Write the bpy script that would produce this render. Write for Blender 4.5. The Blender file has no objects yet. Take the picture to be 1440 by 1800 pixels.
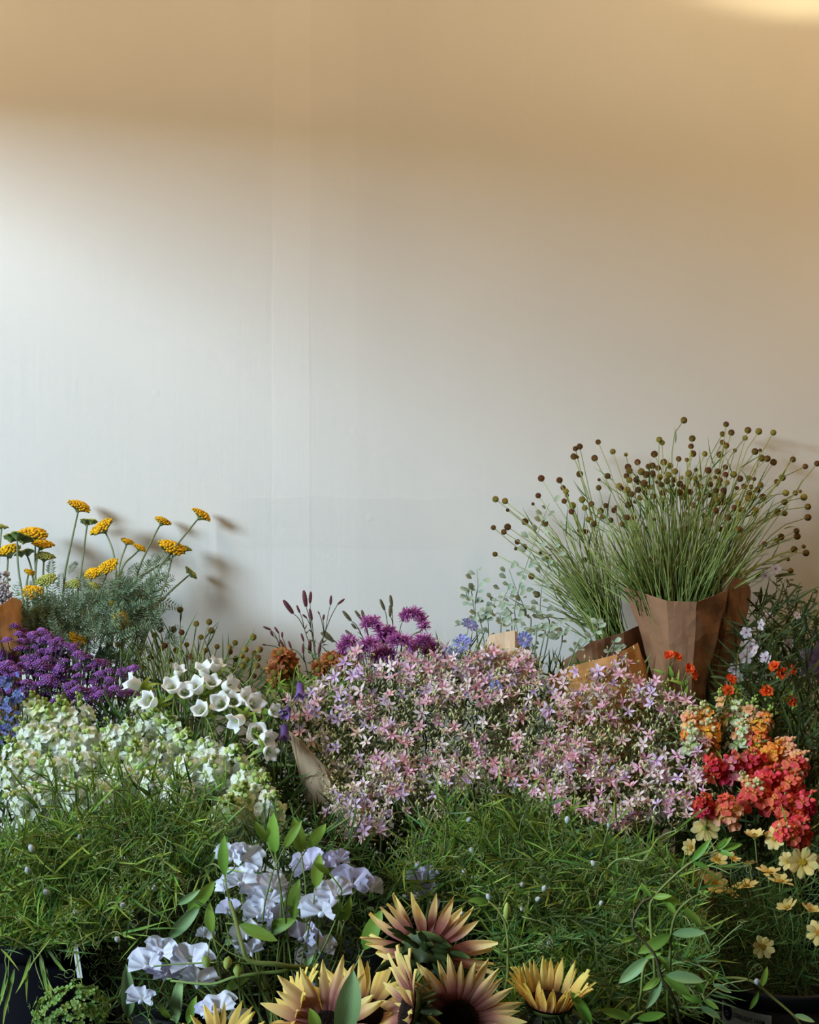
import bpy, bmesh, math, random
from mathutils import Vector, Matrix, Euler, Quaternion
import numpy as np

SC = bpy.context.scene
COL = SC.collection
PI = math.pi
R = random.Random(7)

# ------------------------------------------------------------------ camera, world, lights, exposure
FOC = 2400.0           # focal length in pixels of the 1440x1800 frame
CAMZ = 1.25            # metres above the floor
WALL_Y = 3.5           # the painted wall, metres in front of the camera
cam_data = bpy.data.cameras.new('camera')
cam_data.sensor_fit = 'HORIZONTAL'
cam_data.sensor_width = 36.0
cam_data.lens = 36.0 * FOC / 1440.0
cam_data.clip_start = 0.05
cam_data.clip_end = 60
cam = bpy.data.objects.new('camera', cam_data)
COL.objects.link(cam)
cam.location = (0, 0, CAMZ)
cam.rotation_euler = (PI / 2, 0, 0)
SC.camera = cam

world = bpy.data.worlds.new('world')
SC.world = world
world.use_nodes = True
bgn = world.node_tree.nodes['Background']
bgn.inputs['Color'].default_value = (0.80, 0.80, 0.78, 1)
bgn.inputs['Strength'].default_value = 0.03


def area(name, loc, target, sx, sy, watts, color):
    d = bpy.data.lights.new(name, 'AREA')
    d.shape = 'RECTANGLE'
    d.size, d.size_y = sx, sy
    d.energy = watts
    d.color = color
    o = bpy.data.objects.new(name, d)
    COL.objects.link(o)
    o.location = loc
    o.rotation_euler = (Vector(target) - Vector(loc)).to_track_quat('-Z', 'Y').to_euler()
    return o


# the pale sky that shines in through the shop window in the side wall
area('window_daylight', (-6.6, -1.75, 3.75), (0.0, 3.3, 1.3), 2.9, 1.9, 1000, (0.68, 0.87, 1.0))
# warm lamps under the ceiling, and one at the wall further along
for lx, ly, lz, lw in ((-1.6, 2.55, 2.93, 16), (-0.45, 2.55, 2.93, 9), (0.7, 2.55, 2.93, 13), (2.1, 2.4, 2.93, 30), (1.85, 2.95, 1.95, 6)):
    ld = bpy.data.lights.new('ceiling_lamp_light', 'POINT')
    ld.energy = lw
    ld.color = (1.0, 0.72, 0.42) if lx < 1.5 else (1.0, 0.66, 0.31)
    ld.shadow_soft_size = 0.10
    lo = bpy.data.objects.new('ceiling_lamp_light', ld)
    COL.objects.link(lo)
    lo.location = (lx, ly, lz)
# a warm picture lamp just above the frame, washing the wall at the upper corner
sd = bpy.data.lights.new('wall_washer_light', 'SPOT')
sd.energy = 4.2
sd.color = (1.0, 0.84, 0.46)
sd.spot_size = math.radians(140)
sd.spot_blend = 0.16
sd.shadow_soft_size = 0.03
so = bpy.data.objects.new('wall_washer_light', sd)
COL.objects.link(so)
so.location = (1.02, 3.12, 2.62)
so.rotation_euler = (Vector((1.02, 3.5, 3.10)) - Vector(so.location)).to_track_quat('-Z', 'Y').to_euler()

SC.view_settings.view_transform = 'Standard'
SC.view_settings.look = 'None'
SC.view_settings.gamma = 1.0
SC.view_settings.exposure = 0.0
SC.view_settings.use_curve_mapping = False
SC.cycles.use_denoising = True
SC.cycles.use_adaptive_sampling = True
SC.cycles.adaptive_threshold = 0.03
SC.cycles.max_bounces = 6
SC.cycles.diffuse_bounces = 3
SC.cycles.glossy_bounces = 2
SC.cycles.transmission_bounces = 4
SC.cycles.transparent_max_bounces = 4


# ------------------------------------------------------------------ small helpers
def P(px, py, y):
    """the point at depth y that the pixel (px, py) of the photograph looks at"""
    return Vector(((px - 720.0) * y / FOC, y, CAMZ - (py - 900.0) * y / FOC))


def pxm(n, y):
    """n photograph pixels at depth y, in metres"""
    return n * y / FOC


def U(a, b):
    return R.uniform(a, b)


def frame(z, x=None):
    """rotation matrix whose local Z looks along z (local X roughly along x)"""
    z = Vector(z).normalized()
    x = Vector(x) if x is not None else Vector((1, 0, 0))
    if abs(z.dot(x.normalized())) > 0.97:
        x = Vector((0, 0, 1)) if abs(z.z) < 0.9 else Vector((0, 1, 0))
    y = z.cross(x).normalized()
    x = y.cross(z).normalized()
    return Matrix((x, y, z)).transposed().to_4x4()


def at(loc, z, s=1.0, roll=0.0, x=None):
    return Matrix.Translation(loc) @ frame(z, x) @ Matrix.Rotation(roll, 4, 'Z') @ Matrix.Diagonal((s, s, s, 1))


def along(loc, y, nrm=(0, 0, 1), s=1.0, sx=None):
    """matrix whose local Y runs along y and whose local Z is near nrm (leaves, petals)"""
    y = Vector(y).normalized()
    n = Vector(nrm)
    x = y.cross(n)
    if x.length < 1e-4:
        x = y.cross(Vector((0.31, 0.77, 0.55)))
    x.normalize()
    z = x.cross(y).normalized()
    return Matrix.Translation(loc) @ Matrix((x, y, z)).transposed().to_4x4() @ Matrix.Diagonal((s if sx is None else sx, s, s, 1))


def rdir(spread, base=(0, 0, 1)):
    b = Vector(base).normalized()
    return (b + Vector((U(-1, 1), U(-1, 1), U(-1, 1))) * spread).normalized()


def bez(a, b, c, d, n):
    out = []
    for i in range(n + 1):
        t = i / n
        k = 1 - t
        out.append(a * (k * k * k) + b * (3 * k * k * t) + c * (3 * k * t * t) + d * (t * t * t))
    return out


def spline(pts, n=4):
    """smooth curve through the points (Catmull-Rom)"""
    p = [Vector(q) for q in pts]
    p = [p[0] * 2 - p[1]] + p + [p[-1] * 2 - p[-2]]
    out = []
    for i in range(1, len(p) - 2):
        for k in range(n):
            t = k / n
            out.append(0.5 * ((2 * p[i]) + (p[i + 1] - p[i - 1]) * t + (2 * p[i - 1] - 5 * p[i] + 4 * p[i + 1] - p[i + 2]) * t * t
                              + (3 * p[i] - p[i - 1] - 3 * p[i + 1] + p[i + 2]) * t ** 3))
    out.append(p[-2].copy())
    return out


def chaikin(pts, n=3):
    """corner-cutting smoothing that never overshoots"""
    p = [Vector(q) for q in pts]
    for _ in range(n):
        o = [p[0]]
        for a, b in zip(p, p[1:]):
            o += [a.lerp(b, .25), a.lerp(b, .75)]
        p = o + [p[-1]]
    return p


class MB:
    """collects vertices and faces with three point attributes: u (along), v (across), r (random per piece)"""

    def __init__(s):
        s.V, s.F, s.u, s.v, s.r, s.m = [], [], [], [], [], []

    def tube(s, pts, r0, r1=None, sides=4, mi=0, u0=0.0, u1=1.0, rv=None, closed=True):
        r1 = r0 if r1 is None else r1
        rv = U(0, 1) if rv is None else rv
        n = len(pts)
        b = len(s.V)
        t = (pts[1] - pts[0]).normalized()
        x = t.cross(Vector((0.3, 0.2, 0.93)))
        if x.length < 1e-3:
            x = t.cross(Vector((1, 0, 0)))
        x.normalize()
        for i, p in enumerate(pts):
            t = (pts[min(i + 1, n - 1)] - pts[max(i - 1, 0)])
            if t.length < 1e-9:
                t = Vector((0, 0, 1))
            t.normalize()
            x = x - t * x.dot(t)
            x.normalize()
            y = t.cross(x)
            k = i / (n - 1)
            rad = (r0 + (r1 - r0) * k) if not isinstance(r0, (list, tuple)) else r0[i]
            for j in range(sides):
                a = 2 * PI * j / sides
                s.V.append(p + x * (math.cos(a) * rad) + y * (math.sin(a) * rad))
                s.u.append(u0 + (u1 - u0) * k)
                s.v.append(0.0)
                s.r.append(rv)
        for i in range(n - 1):
            for j in range(sides):
                j2 = (j + 1) % sides
                s.F.append((b + i * sides + j, b + i * sides + j2, b + (i + 1) * sides + j2, b + (i + 1) * sides + j))
                s.m.append(mi)
        if closed:
            s.F.append(tuple(b + (n - 1) * sides + j for j in range(sides)))
            s.m.append(mi)
            s.F.append(tuple(b + j for j in reversed(range(sides))))
            s.m.append(mi)

    def grid(s, fn, nl, nw, M=None, mi=0, rv=None, u0=0.0, u1=1.0):
        """fn(t 0..1, q -1..1) -> (x, y, z)"""
        rv = U(0, 1) if rv is None else rv
        b = len(s.V)
        for i in range(nl + 1):
            t = i / nl
            for j in range(nw + 1):
                q = -1 + 2 * j / nw
                p = Vector(fn(t, q))
                s.V.append(M @ p if M is not None else p)
                s.u.append(u0 + (u1 - u0) * t)
                s.v.append(q)
                s.r.append(rv)
        w = nw + 1
        for i in range(nl):
            for j in range(nw):
                s.F.append((b + i * w + j, b + i * w + j + 1, b + (i + 1) * w + j + 1, b + (i + 1) * w + j))
                s.m.append(mi)

    def lathe(s, prof, sides=8, M=None, mi=0, rv=None, fn=None):
        """prof: [(radius, z)] about local Z; fn(i, angle, r, z) may change r, z"""
        rv = U(0, 1) if rv is None else rv
        b = len(s.V)
        n = len(prof)
        for i, (r, z) in enumerate(prof):
            for j in range(sides):
                a = 2 * PI * j / sides
                rr, zz = (r, z) if fn is None else fn(i, a, r, z)
                p = Vector((math.cos(a) * rr, math.sin(a) * rr, zz))
                s.V.append(M @ p if M is not None else p)
                s.u.append(i / (n - 1))
                s.v.append(0.0)
                s.r.append(rv)
        for i in range(n - 1):
            for j in range(sides):
                j2 = (j + 1) % sides
                s.F.append((b + i * sides + j, b + i * sides + j2, b + (i + 1) * sides + j2, b + (i + 1) * sides + j))
                s.m.append(mi)

    def add(s, T, M=None, rv=None, mi=None):
        """another MB's geometry, moved by M"""
        b = len(s.V)
        if M is None:
            s.V.extend(T.V)
        else:
            s.V.extend([M @ p for p in T.V])
        s.F.extend([tuple(b + i for i in f) for f in T.F])
        s.u.extend(T.u)
        s.v.extend(T.v)
        s.r.extend(T.r if rv is None else [rv] * len(T.V))
        s.m.extend(T.m if mi is None else [mi] * len(T.F))

    def mesh(s, name, mats, smooth=True):
        me = bpy.data.meshes.new(name)
        me.from_pydata([tuple(p) for p in s.V], [], s.F)
        for key, vals in (('u', s.u), ('v', s.v), ('r', s.r)):
            a = me.attributes.new(key, 'FLOAT', 'POINT')
            a.data.foreach_set('value', vals)
        for mm in (mats if isinstance(mats, (list, tuple)) else [mats]):
            me.materials.append(mm)
        me.polygons.foreach_set('material_index', s.m)
        me.polygons.foreach_set('use_smooth', [smooth] * len(s.F))
        me.update()
        return me


def ball_mb(r=1.0, sub=2, mi=0):
    bm = bmesh.new()
    bmesh.ops.create_icosphere(bm, subdivisions=sub, radius=r)
    bm.verts.ensure_lookup_table()
    m = MB()
    rv = U(0, 1)
    for v in bm.verts:
        m.V.append(v.co.copy())
        m.u.append(v.co.z / r * 0.5 + 0.5)
        m.v.append(0.0)
        m.r.append(rv)
    for f in bm.faces:
        m.F.append(tuple(v.index for v in f.verts))
        m.m.append(mi)
    bm.free()
    return m


def thing(name, label, cat, loc, group=None):
    o = bpy.data.objects.new(name, None)
    o.empty_display_size = 0.02
    COL.objects.link(o)
    o.location = loc
    o['label'] = label
    o['category'] = cat
    if group:
        o['group'] = group
    return o


def part(name, me, parent, M=None, kind=None):
    """a mesh under a thing; M is in world coordinates (things are never rotated)"""
    o = bpy.data.objects.new(name, me)
    COL.objects.link(o)
    o.parent = parent
    root = parent
    off = Vector((0, 0, 0))
    chain = []
    q = parent
    W = Matrix.Identity(4)
    while q is not None:
        chain.append(q)
        q = q.parent
    for q in reversed(chain):
        W = W @ q.matrix_basis
    if M is None:
        M = Matrix.Identity(4)
    o.matrix_basis = W.inverted() @ M
    if kind:
        o['kind'] = kind
    return o


def sub_part(name, me, parent, M):
    """a piece of a part, placed in the part's own coordinates"""
    o = bpy.data.objects.new(name, me)
    COL.objects.link(o)
    o.parent = parent
    o.matrix_basis = M
    return o


def solo(name, me, label, cat, M=None, group=None, kind=None):
    o = bpy.data.objects.new(name, me)
    COL.objects.link(o)
    if M is not None:
        o.matrix_basis = M
    if label:
        o['label'] = label
    if cat:
        o['category'] = cat
    if group:
        o['group'] = group
    if kind:
        o['kind'] = kind
    return o


# ------------------------------------------------------------------ materials
def lin(c):
    return tuple(((x / 255.0) / 12.92 if x / 255.0 <= 0.04045 else ((x / 255.0 + 0.055) / 1.055) ** 2.4) for x in c)


MATS = {}


def mat(name, stops, rough=0.55, transl=0.25, var=0.18, hue=0.02, noise=0.0, nscale=60.0, vein=0.0, spec=0.3, attr='u', bump=0.0, bscale=200.0, sat=1.0):
    """stops: [(position, sRGB)] along the attribute u; a random value per piece and per object varies tint and value"""
    m = bpy.data.materials.new(name)
    m.use_nodes = True
    nt = m.node_tree
    N, L = nt.nodes, nt.links
    N.clear()
    out = N.new('ShaderNodeOutputMaterial')
    ua = N.new('ShaderNodeAttribute')
    ua.attribute_name = attr
    ramp = N.new('ShaderNodeValToRGB')
    el = ramp.color_ramp.elements
    while len(el) < len(stops):
        el.new(0.5)
    for e, (p, c) in zip(el, stops):
        e.position = p
        e.color = (*lin(c), 1)
    L.new(ua.outputs['Fac'], ramp.inputs['Fac'])
    ra = N.new('ShaderNodeAttribute')
    ra.attribute_name = 'r'
    oi = N.new('ShaderNodeObjectInfo')
    s1 = N.new('ShaderNodeMath'); s1.operation = 'ADD'
    L.new(ra.outputs['Fac'], s1.inputs[0]); L.new(oi.outputs['Random'], s1.inputs[1])
    s2 = N.new('ShaderNodeMath'); s2.operation = 'FRACT'
    L.new(s1.outputs[0], s2.inputs[0])
    s3 = N.new('ShaderNodeMath'); s3.operation = 'MULTIPLY'; s3.inputs[1].default_value = 7.31
    L.new(s2.outputs[0], s3.inputs[0])
    s4 = N.new('ShaderNodeMath'); s4.operation = 'FRACT'
    L.new(s3.outputs[0], s4.inputs[0])
    mv = N.new('ShaderNodeMapRange')
    mv.inputs['To Min'].default_value = 1.0 - var; mv.inputs['To Max'].default_value = 1.0 + var
    L.new(s2.outputs[0], mv.inputs['Value'])
    mh = N.new('ShaderNodeMapRange')
    mh.inputs['To Min'].default_value = 0.5 - hue; mh.inputs['To Max'].default_value = 0.5 + hue
    L.new(s4.outputs[0], mh.inputs['Value'])
    hsv = N.new('ShaderNodeHueSaturation')
    hsv.inputs['Saturation'].default_value = sat
    L.new(ramp.outputs['Color'], hsv.inputs['Color'])
    L.new(mh.outputs['Result'], hsv.inputs['Hue'])
    val = mv.outputs['Result']
    if noise > 0:
        tc = N.new('ShaderNodeTexCoord')
        nz = N.new('ShaderNodeTexNoise'); nz.inputs['Scale'].default_value = nscale; nz.inputs['Detail'].default_value = 3
        L.new(tc.outputs['Object'], nz.inputs['Vector'])
        mr = N.new('ShaderNodeMapRange'); mr.inputs['From Min'].default_value = 0.25; mr.inputs['From Max'].default_value = 0.75
        mr.inputs['To Min'].default_value = 1 - noise; mr.inputs['To Max'].default_value = 1 + noise
        L.new(nz.outputs['Fac'], mr.inputs['Value'])
        k = N.new('ShaderNodeMath'); k.operation = 'MULTIPLY'
        L.new(val, k.inputs[0]); L.new(mr.outputs['Result'], k.inputs[1])
        val = k.outputs[0]
    if vein > 0:
        va = N.new('ShaderNodeAttribute'); va.attribute_name = 'v'
        ab = N.new('ShaderNodeMath'); ab.operation = 'ABSOLUTE'; L.new(va.outputs['Fac'], ab.inputs[0])
        wv = N.new('ShaderNodeMath'); wv.operation = 'MULTIPLY_ADD'; wv.inputs[1].default_value = -0.55
        L.new(ab.outputs[0], wv.inputs[0]); L.new(ua.outputs['Fac'], wv.inputs[2])
        sc_ = N.new('ShaderNodeMath'); sc_.operation = 'MULTIPLY'; sc_.inputs[1].default_value = 48.0; L.new(wv.outputs[0], sc_.inputs[0])
        sn = N.new('ShaderNodeMath'); sn.operation = 'SINE'; L.new(sc_.outputs[0], sn.inputs[0])
        side = N.new('ShaderNodeMapRange'); side.inputs['From Min'].default_value = 0.75; side.inputs['From Max'].default_value = 1.0
        side.inputs['To Min'].default_value = 1.0; side.inputs['To Max'].default_value = 1.0 + vein * 0.7
        L.new(sn.outputs[0], side.inputs['Value'])
        mid = N.new('ShaderNodeMapRange'); mid.inputs['From Min'].default_value = 0.0; mid.inputs['From Max'].default_value = 0.03
        mid.inputs['To Min'].default_value = 1.0 + vein; mid.inputs['To Max'].default_value = 1.0
        L.new(ab.outputs[0], mid.inputs['Value'])
        k1 = N.new('ShaderNodeMath'); k1.operation = 'MULTIPLY'; L.new(side.outputs['Result'], k1.inputs[0]); L.new(mid.outputs['Result'], k1.inputs[1])
        k2 = N.new('ShaderNodeMath'); k2.operation = 'MULTIPLY'; L.new(val, k2.inputs[0]); L.new(k1.outputs[0], k2.inputs[1])
        val = k2.outputs[0]
    L.new(val, hsv.inputs['Value'])
    bs = N.new('ShaderNodeBsdfPrincipled')
    bs.inputs['Roughness'].default_value = rough
    bs.inputs['Specular IOR Level'].default_value = spec
    L.new(hsv.outputs['Color'], bs.inputs['Base Color'])
    if bump > 0:
        tb = N.new('ShaderNodeTexCoord')
        nb = N.new('ShaderNodeTexNoise'); nb.inputs['Scale'].default_value = bscale
        L.new(tb.outputs['Object'], nb.inputs['Vector'])
        bp = N.new('ShaderNodeBump'); bp.inputs['Strength'].default_value = bump; bp.inputs['Distance'].default_value = 0.002
        L.new(nb.outputs['Fac'], bp.inputs['Height']); L.new(bp.outputs['Normal'], bs.inputs['Normal'])
    if transl > 0:
        tr = N.new('ShaderNodeBsdfTranslucent')
        L.new(hsv.outputs['Color'], tr.inputs['Color'])
        mx = N.new('ShaderNodeMixShader'); mx.inputs[0].default_value = transl
        L.new(bs.outputs[0], mx.inputs[1]); L.new(tr.outputs[0], mx.inputs[2])
        L.new(mx.outputs[0], out.inputs['Surface'])
    else:
        L.new(bs.outputs[0], out.inputs['Surface'])
    MATS[name] = m
    return m
# ------------------------------------------------------------------ the room
def wall_material():
    m = bpy.data.materials.new('painted_plaster')
    m.use_nodes = True
    nt = m.node_tree; N, L = nt.nodes, nt.links
    bs = N['Principled BSDF']
    bs.inputs['Roughness'].default_value = 0.62
    bs.inputs['Specular IOR Level'].default_value = 0.25
    tc = N.new('ShaderNodeTexCoord')
    sep = N.new('ShaderNodeSeparateXYZ'); L.new(tc.outputs['Object'], sep.inputs[0])
    X, Z = sep.outputs['X'], sep.outputs['Z']

    def math_(op, a, b=None, c=None):
        n = N.new('ShaderNodeMath'); n.operation = op
        for i, q in enumerate((a, b, c)):
            if q is None:
                continue
            if isinstance(q, (int, float)):
                n.inputs[i].default_value = q
            else:
                L.new(q, n.inputs[i])
        return n.outputs[0]

    def smooth(v, a, b, lo=0.0, hi=1.0):
        n = N.new('ShaderNodeMapRange'); n.interpolation_type = 'SMOOTHSTEP'
        n.inputs['From Min'].default_value = a; n.inputs['From Max'].default_value = b
        n.inputs['To Min'].default_value = lo; n.inputs['To Max'].default_value = hi
        L.new(v, n.inputs['Value'])
        return n.outputs['Result']

    def noise(scale, detail, stretch=None, dist=0.0):
        n = N.new('ShaderNodeTexNoise'); n.inputs['Scale'].default_value = scale; n.inputs['Detail'].default_value = detail
        n.inputs['Distortion'].default_value = dist
        if stretch:
            mp = N.new('ShaderNodeMapping'); mp.inputs['Scale'].default_value = stretch
            L.new(tc.outputs['Object'], mp.inputs['Vector']); L.new(mp.outputs['Vector'], n.inputs['Vector'])
        else:
            L.new(tc.outputs['Object'], n.inputs['Vector'])
        return n.outputs['Fac']

    wob = math_('MULTIPLY_ADD', noise(3.0, 2), 0.012, -0.006)
    xw = math_('ADD', X, wob)
    # a roller-wide strip of slightly lighter repaint, and a second fainter edge beside it
    strip = math_('MULTIPLY', smooth(xw, -0.353, -0.346), smooth(xw, -0.257, -0.250, 1.0, 0.0))
    edge2 = math_('MULTIPLY', smooth(xw, -0.140, -0.130), smooth(xw, -0.04, 0.10, 1.0, 0.0))
    # patched repaint low on the wall, brushed ends
    zw = math_('ADD', Z, math_('MULTIPLY_ADD', noise(5.0, 3), 0.03, -0.015))
    patch = math_('MULTIPLY', math_('MULTIPLY', smooth(xw, -0.52, -0.36), smooth(xw, 0.02, 0.22, 1.0, 0.0)), math_('MULTIPLY', smooth(zw, 1.15, 1.16), smooth(zw, 1.285, 1.29, 1.0, 0.0)))
    blotch = smooth(noise(1.7, 3), 0.3, 0.7, -1.0, 1.0)
    fac = math_('ADD', math_('ADD', math_('MULTIPLY', strip, 0.020), math_('MULTIPLY', edge2, -0.015)), math_('ADD', math_('MULTIPLY', patch, -0.022), math_('MULTIPLY', blotch, 0.012)))
    val = math_('ADD', fac, 0.68)
    comb = N.new('ShaderNodeCombineColor')
    L.new(val, comb.inputs[0]); L.new(math_('MULTIPLY', val, 0.985), comb.inputs[1]); L.new(math_('MULTIPLY', val, 0.955), comb.inputs[2])
    L.new(comb.outputs[0], bs.inputs['Base Color'])
    # relief: orange-peel roller stipple, vertical runs, a few bumps
    stipple = noise(420, 2)
    runs = noise(9, 3, (6.0, 1.0, 0.35))
    vor = N.new('ShaderNodeTexVoronoi'); vor.inputs['Scale'].default_value = 5.5; L.new(tc.outputs['Object'], vor.inputs['Vector'])
    dots = smooth(vor.outputs['Distance'], 0.02, 0.06, 1.0, 0.0)
    edges = math_('ADD', math_('MULTIPLY', strip, 0.5), math_('MULTIPLY', patch, 0.4))
    h = math_('ADD', math_('ADD', math_('MULTIPLY', stipple, 0.30), math_('MULTIPLY', runs, 0.9)), math_('ADD', math_('MULTIPLY', dots, 0.8), edges))
    bp = N.new('ShaderNodeBump'); bp.inputs['Strength'].default_value = 0.35; bp.inputs['Distance'].default_value = 0.0016
    L.new(h, bp.inputs['Height']); L.new(bp.outputs['Normal'], bs.inputs['Normal'])
    return m


def plain(name, rgb, rough=0.6, noise=0.06, scale=8.0):
    return mat(name, [(0, rgb), (1, rgb)], rough=rough, transl=0, var=0.0, hue=0.0, noise=noise, nscale=scale)


def boxes(name, lst, material, kind='structure', label=None, cat=None, parent=None, bevel=0.0):
    bm = bmesh.new()
    for (x0, x1, y0, y1, z0, z1) in lst:
        r = bmesh.ops.create_cube(bm, size=1)
        for v in r['verts']:
            v.co = Vector(((x0 + x1) / 2 + v.co.x * (x1 - x0), (y0 + y1) / 2 + v.co.y * (y1 - y0), (z0 + z1) / 2 + v.co.z * (z1 - z0)))
    if bevel:
        bmesh.ops.bevel(bm, geom=bm.edges[:], offset=bevel, segments=2, affect='EDGES')
    me = bpy.data.meshes.new(name)
    bm.to_mesh(me); bm.free()
    me.materials.append(material)
    o = bpy.data.objects.new(name, me)
    COL.objects.link(o)
    if kind:
        o['kind'] = kind
    if label:
        o['label'] = label
    if cat:
        o['category'] = cat
    if parent is not None:
        o.parent = parent
    return o


M_WALL = wall_material()
M_CEIL = plain('ceiling_paint', (225, 222, 214), 0.8)
M_FLOOR = plain('dark_concrete', (54, 50, 46), 0.55, 0.25, 6.0)
M_FRAME = plain('window_frame_paint', (60, 60, 60), 0.4)
boxes('wall_back', [(-2.0, 3.4, WALL_Y, WALL_Y + 0.15, 0, 3.05)], M_WALL, label='cream painted plaster wall behind the flowers')
boxes('floor', [(-2.0, 3.4, -1.5, WALL_Y, -0.1, 0)], M_FLOOR, label='dark concrete shop floor under the buckets')
boxes('ceiling', [(-2.0, 3.4, -1.5, WALL_Y, 3.05, 3.15)], M_CEIL, label='pale painted ceiling of the shop')
# side wall with the big shop window
WX0, WX1 = -2.0, -1.88
OY0, OY1, OZ0, OZ1 = 0.15, 3.32, 0.45, 2.44
boxes('wall_left', [(WX0, WX1, OY1, WALL_Y, 0, 3.05), (WX0, WX1, -1.5, OY0, 0, 3.05), (WX0, WX1, OY0, OY1, 0, OZ0), (WX0, WX1, OY0, OY1, OZ1, 3.05)], M_CEIL, label='side wall with the wide shop window')
wf = boxes('window_1', [(WX0 + 0.03, WX1 - 0.03, OY0, OY1, OZ0, OZ0 + 0.05), (WX0 + 0.03, WX1 - 0.03, OY0, OY1, OZ1 - 0.05, OZ1),
                        (WX0 + 0.03, WX1 - 0.03, OY0, OY0 + 0.05, OZ0, OZ1), (WX0 + 0.03, WX1 - 0.03, OY1 - 0.05, OY1, OZ0, OZ1)], M_FRAME, label='wide dark-framed shop window in the side wall')
# ------------------------------------------------------------------ plant materials
def two(a, b):
    return [(0.0, a), (1.0, b)]


mat('stem_green', two((92, 112, 52), (128, 146, 78)), transl=0.1, var=0.25)
mat('stem_grey', two((106, 122, 92), (140, 152, 120)), transl=0.1, var=0.2)
mat('stem_dark', two((58, 62, 40), (92, 88, 60)), transl=0.05, var=0.2)
mat('stem_olive', two((92, 116, 52), (152, 164, 92)), transl=0.1, var=0.25)
mat('blade_green', [(0, (92, 124, 48)), (0.5, (136, 168, 66)), (1, (176, 194, 92))], transl=0.35, var=0.32, hue=0.03, rough=0.45)
mat('blade_deep', [(0, (58, 90, 44)), (0.5, (92, 128, 64)), (1, (126, 156, 84))], transl=0.35, var=0.3, hue=0.03, rough=0.45)
mat('leaf_green', [(0, (104, 146, 56)), (1, (142, 180, 76))], transl=0.32, var=0.2, hue=0.02, vein=0.25, rough=0.42)
mat('leaf_blue', [(0, (112, 148, 96)), (1, (150, 182, 126))], transl=0.2, var=0.15, vein=0.2, rough=0.5)
mat('leaf_fern', [(0, (98, 120, 88)), (1, (142, 160, 126))], transl=0.25, var=0.25, rough=0.6)
mat('leaf_silver', [(0, (134, 152, 130)), (1, (172, 186, 164))], transl=0.2, var=0.18, rough=0.7)
mat('leaf_dark', [(0, (44, 58, 30)), (1, (78, 90, 42))], transl=0.25, var=0.25)  # dark leaf tone; on corner and gap leaves it stands for shade
mat('tendril', two((98, 118, 62), (150, 162, 104)), transl=0.15, var=0.25)
mat('calyx_green', two((110, 140, 60), (160, 180, 90)), transl=0.2, var=0.2)
mat('bud_green', [(0, (120, 150, 60)), (1, (184, 202, 112))], transl=0.2, var=0.2)
mat('yarrow_gold', two((186, 132, 8), (236, 186, 20)), transl=0.1, var=0.16, hue=0.012, rough=0.75)
mat('yarrow_green', two((132, 140, 62), (178, 182, 96)), transl=0.1, var=0.14, rough=0.75)
mat('yarrow_ray', two((142, 156, 90), (100, 124, 66)), transl=0.15, var=0.15)
mat('ball_brown', [(0, (150, 128, 50)), (0.35, (104, 72, 30)), (1, (72, 48, 22))], transl=0, var=0.3, hue=0.02, rough=0.85, bump=0.6, bscale=900)
mat('ball_olive', [(0, (166, 156, 66)), (0.5, (136, 118, 44)), (1, (106, 86, 34))], transl=0, var=0.25, hue=0.02, rough=0.85, bump=0.6, bscale=900)
mat('ball_rust', [(0, (150, 120, 56)), (0.3, (104, 62, 30)), (1, (78, 42, 22))], transl=0, var=0.25, hue=0.015, rough=0.85, bump=0.6, bscale=900)
mat('verbena_purple', two((86, 44, 104), (156, 98, 178)), transl=0.15, var=0.38, hue=0.025, rough=0.7)
mat('verbena_stem', two((70, 66, 62), (96, 74, 92)), transl=0.05, var=0.2)
mat('borage_blue', two((74, 88, 150), (128, 144, 206)), transl=0.2, var=0.25)
mat('snap_white', [(0, (206, 226, 140)), (0.28, (246, 251, 232)), (1, (253, 254, 250))], transl=0.42, var=0.04, hue=0.01, rough=0.6)  # green base tone also paints in the greenish shade inside the flowers
mat('snap_cream', [(0, (190, 214, 100)), (0.3, (232, 244, 190)), (1, (248, 252, 230))], transl=0.42, var=0.05, hue=0.015, rough=0.6)  # stronger green base, likewise carrying the flowers' inner shade as colour
mat('bell_white', [(0, (206, 214, 170)), (0.3, (240, 242, 238)), (1, (248, 248, 252))], transl=0.3, var=0.03, hue=0.0, rough=0.6)
mat('bell_purple', [(0, (92, 58, 118)), (1, (140, 108, 176))], transl=0.3, var=0.15)
mat('snap_peach', [(0, (240, 200, 90)), (0.4, (242, 176, 128)), (1, (246, 190, 160))], transl=0.3, var=0.1, hue=0.015, rough=0.6)
mat('snap_orange', [(0, (244, 206, 70)), (0.4, (240, 158, 62)), (1, (244, 168, 80))], transl=0.3, var=0.1, hue=0.02, rough=0.6)
mat('snap_coral', [(0, (236, 150, 80)), (0.4, (226, 92, 76)), (1, (236, 96, 92))], transl=0.3, var=0.14, hue=0.015, rough=0.6)
mat('snap_red', [(0, (220, 90, 40)), (0.4, (206, 48, 48)), (1, (214, 56, 68))], transl=0.3, var=0.14, hue=0.02, rough=0.6)
mat('snap_pink', [(0, (232, 180, 140)), (0.4, (220, 120, 130)), (1, (228, 132, 150))], transl=0.3, var=0.14, hue=0.015, rough=0.6)
mat('bud_cream', [(0, (170, 184, 96)), (1, (236, 224, 178))], transl=0.25, var=0.12)
mat('lark_pink', [(0, (226, 152, 184)), (0.5, (240, 186, 208)), (1, (248, 218, 228))], transl=0.3, var=0.12, hue=0.02)
mat('lark_lilac', [(0, (202, 162, 212)), (0.5, (224, 196, 232)), (1, (242, 228, 246))], transl=0.3, var=0.12, hue=0.02)
mat('lark_pale', [(0, (232, 192, 198)), (0.5, (248, 226, 228)), (1, (253, 246, 245))], transl=0.3, var=0.08, hue=0.02)
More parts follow.
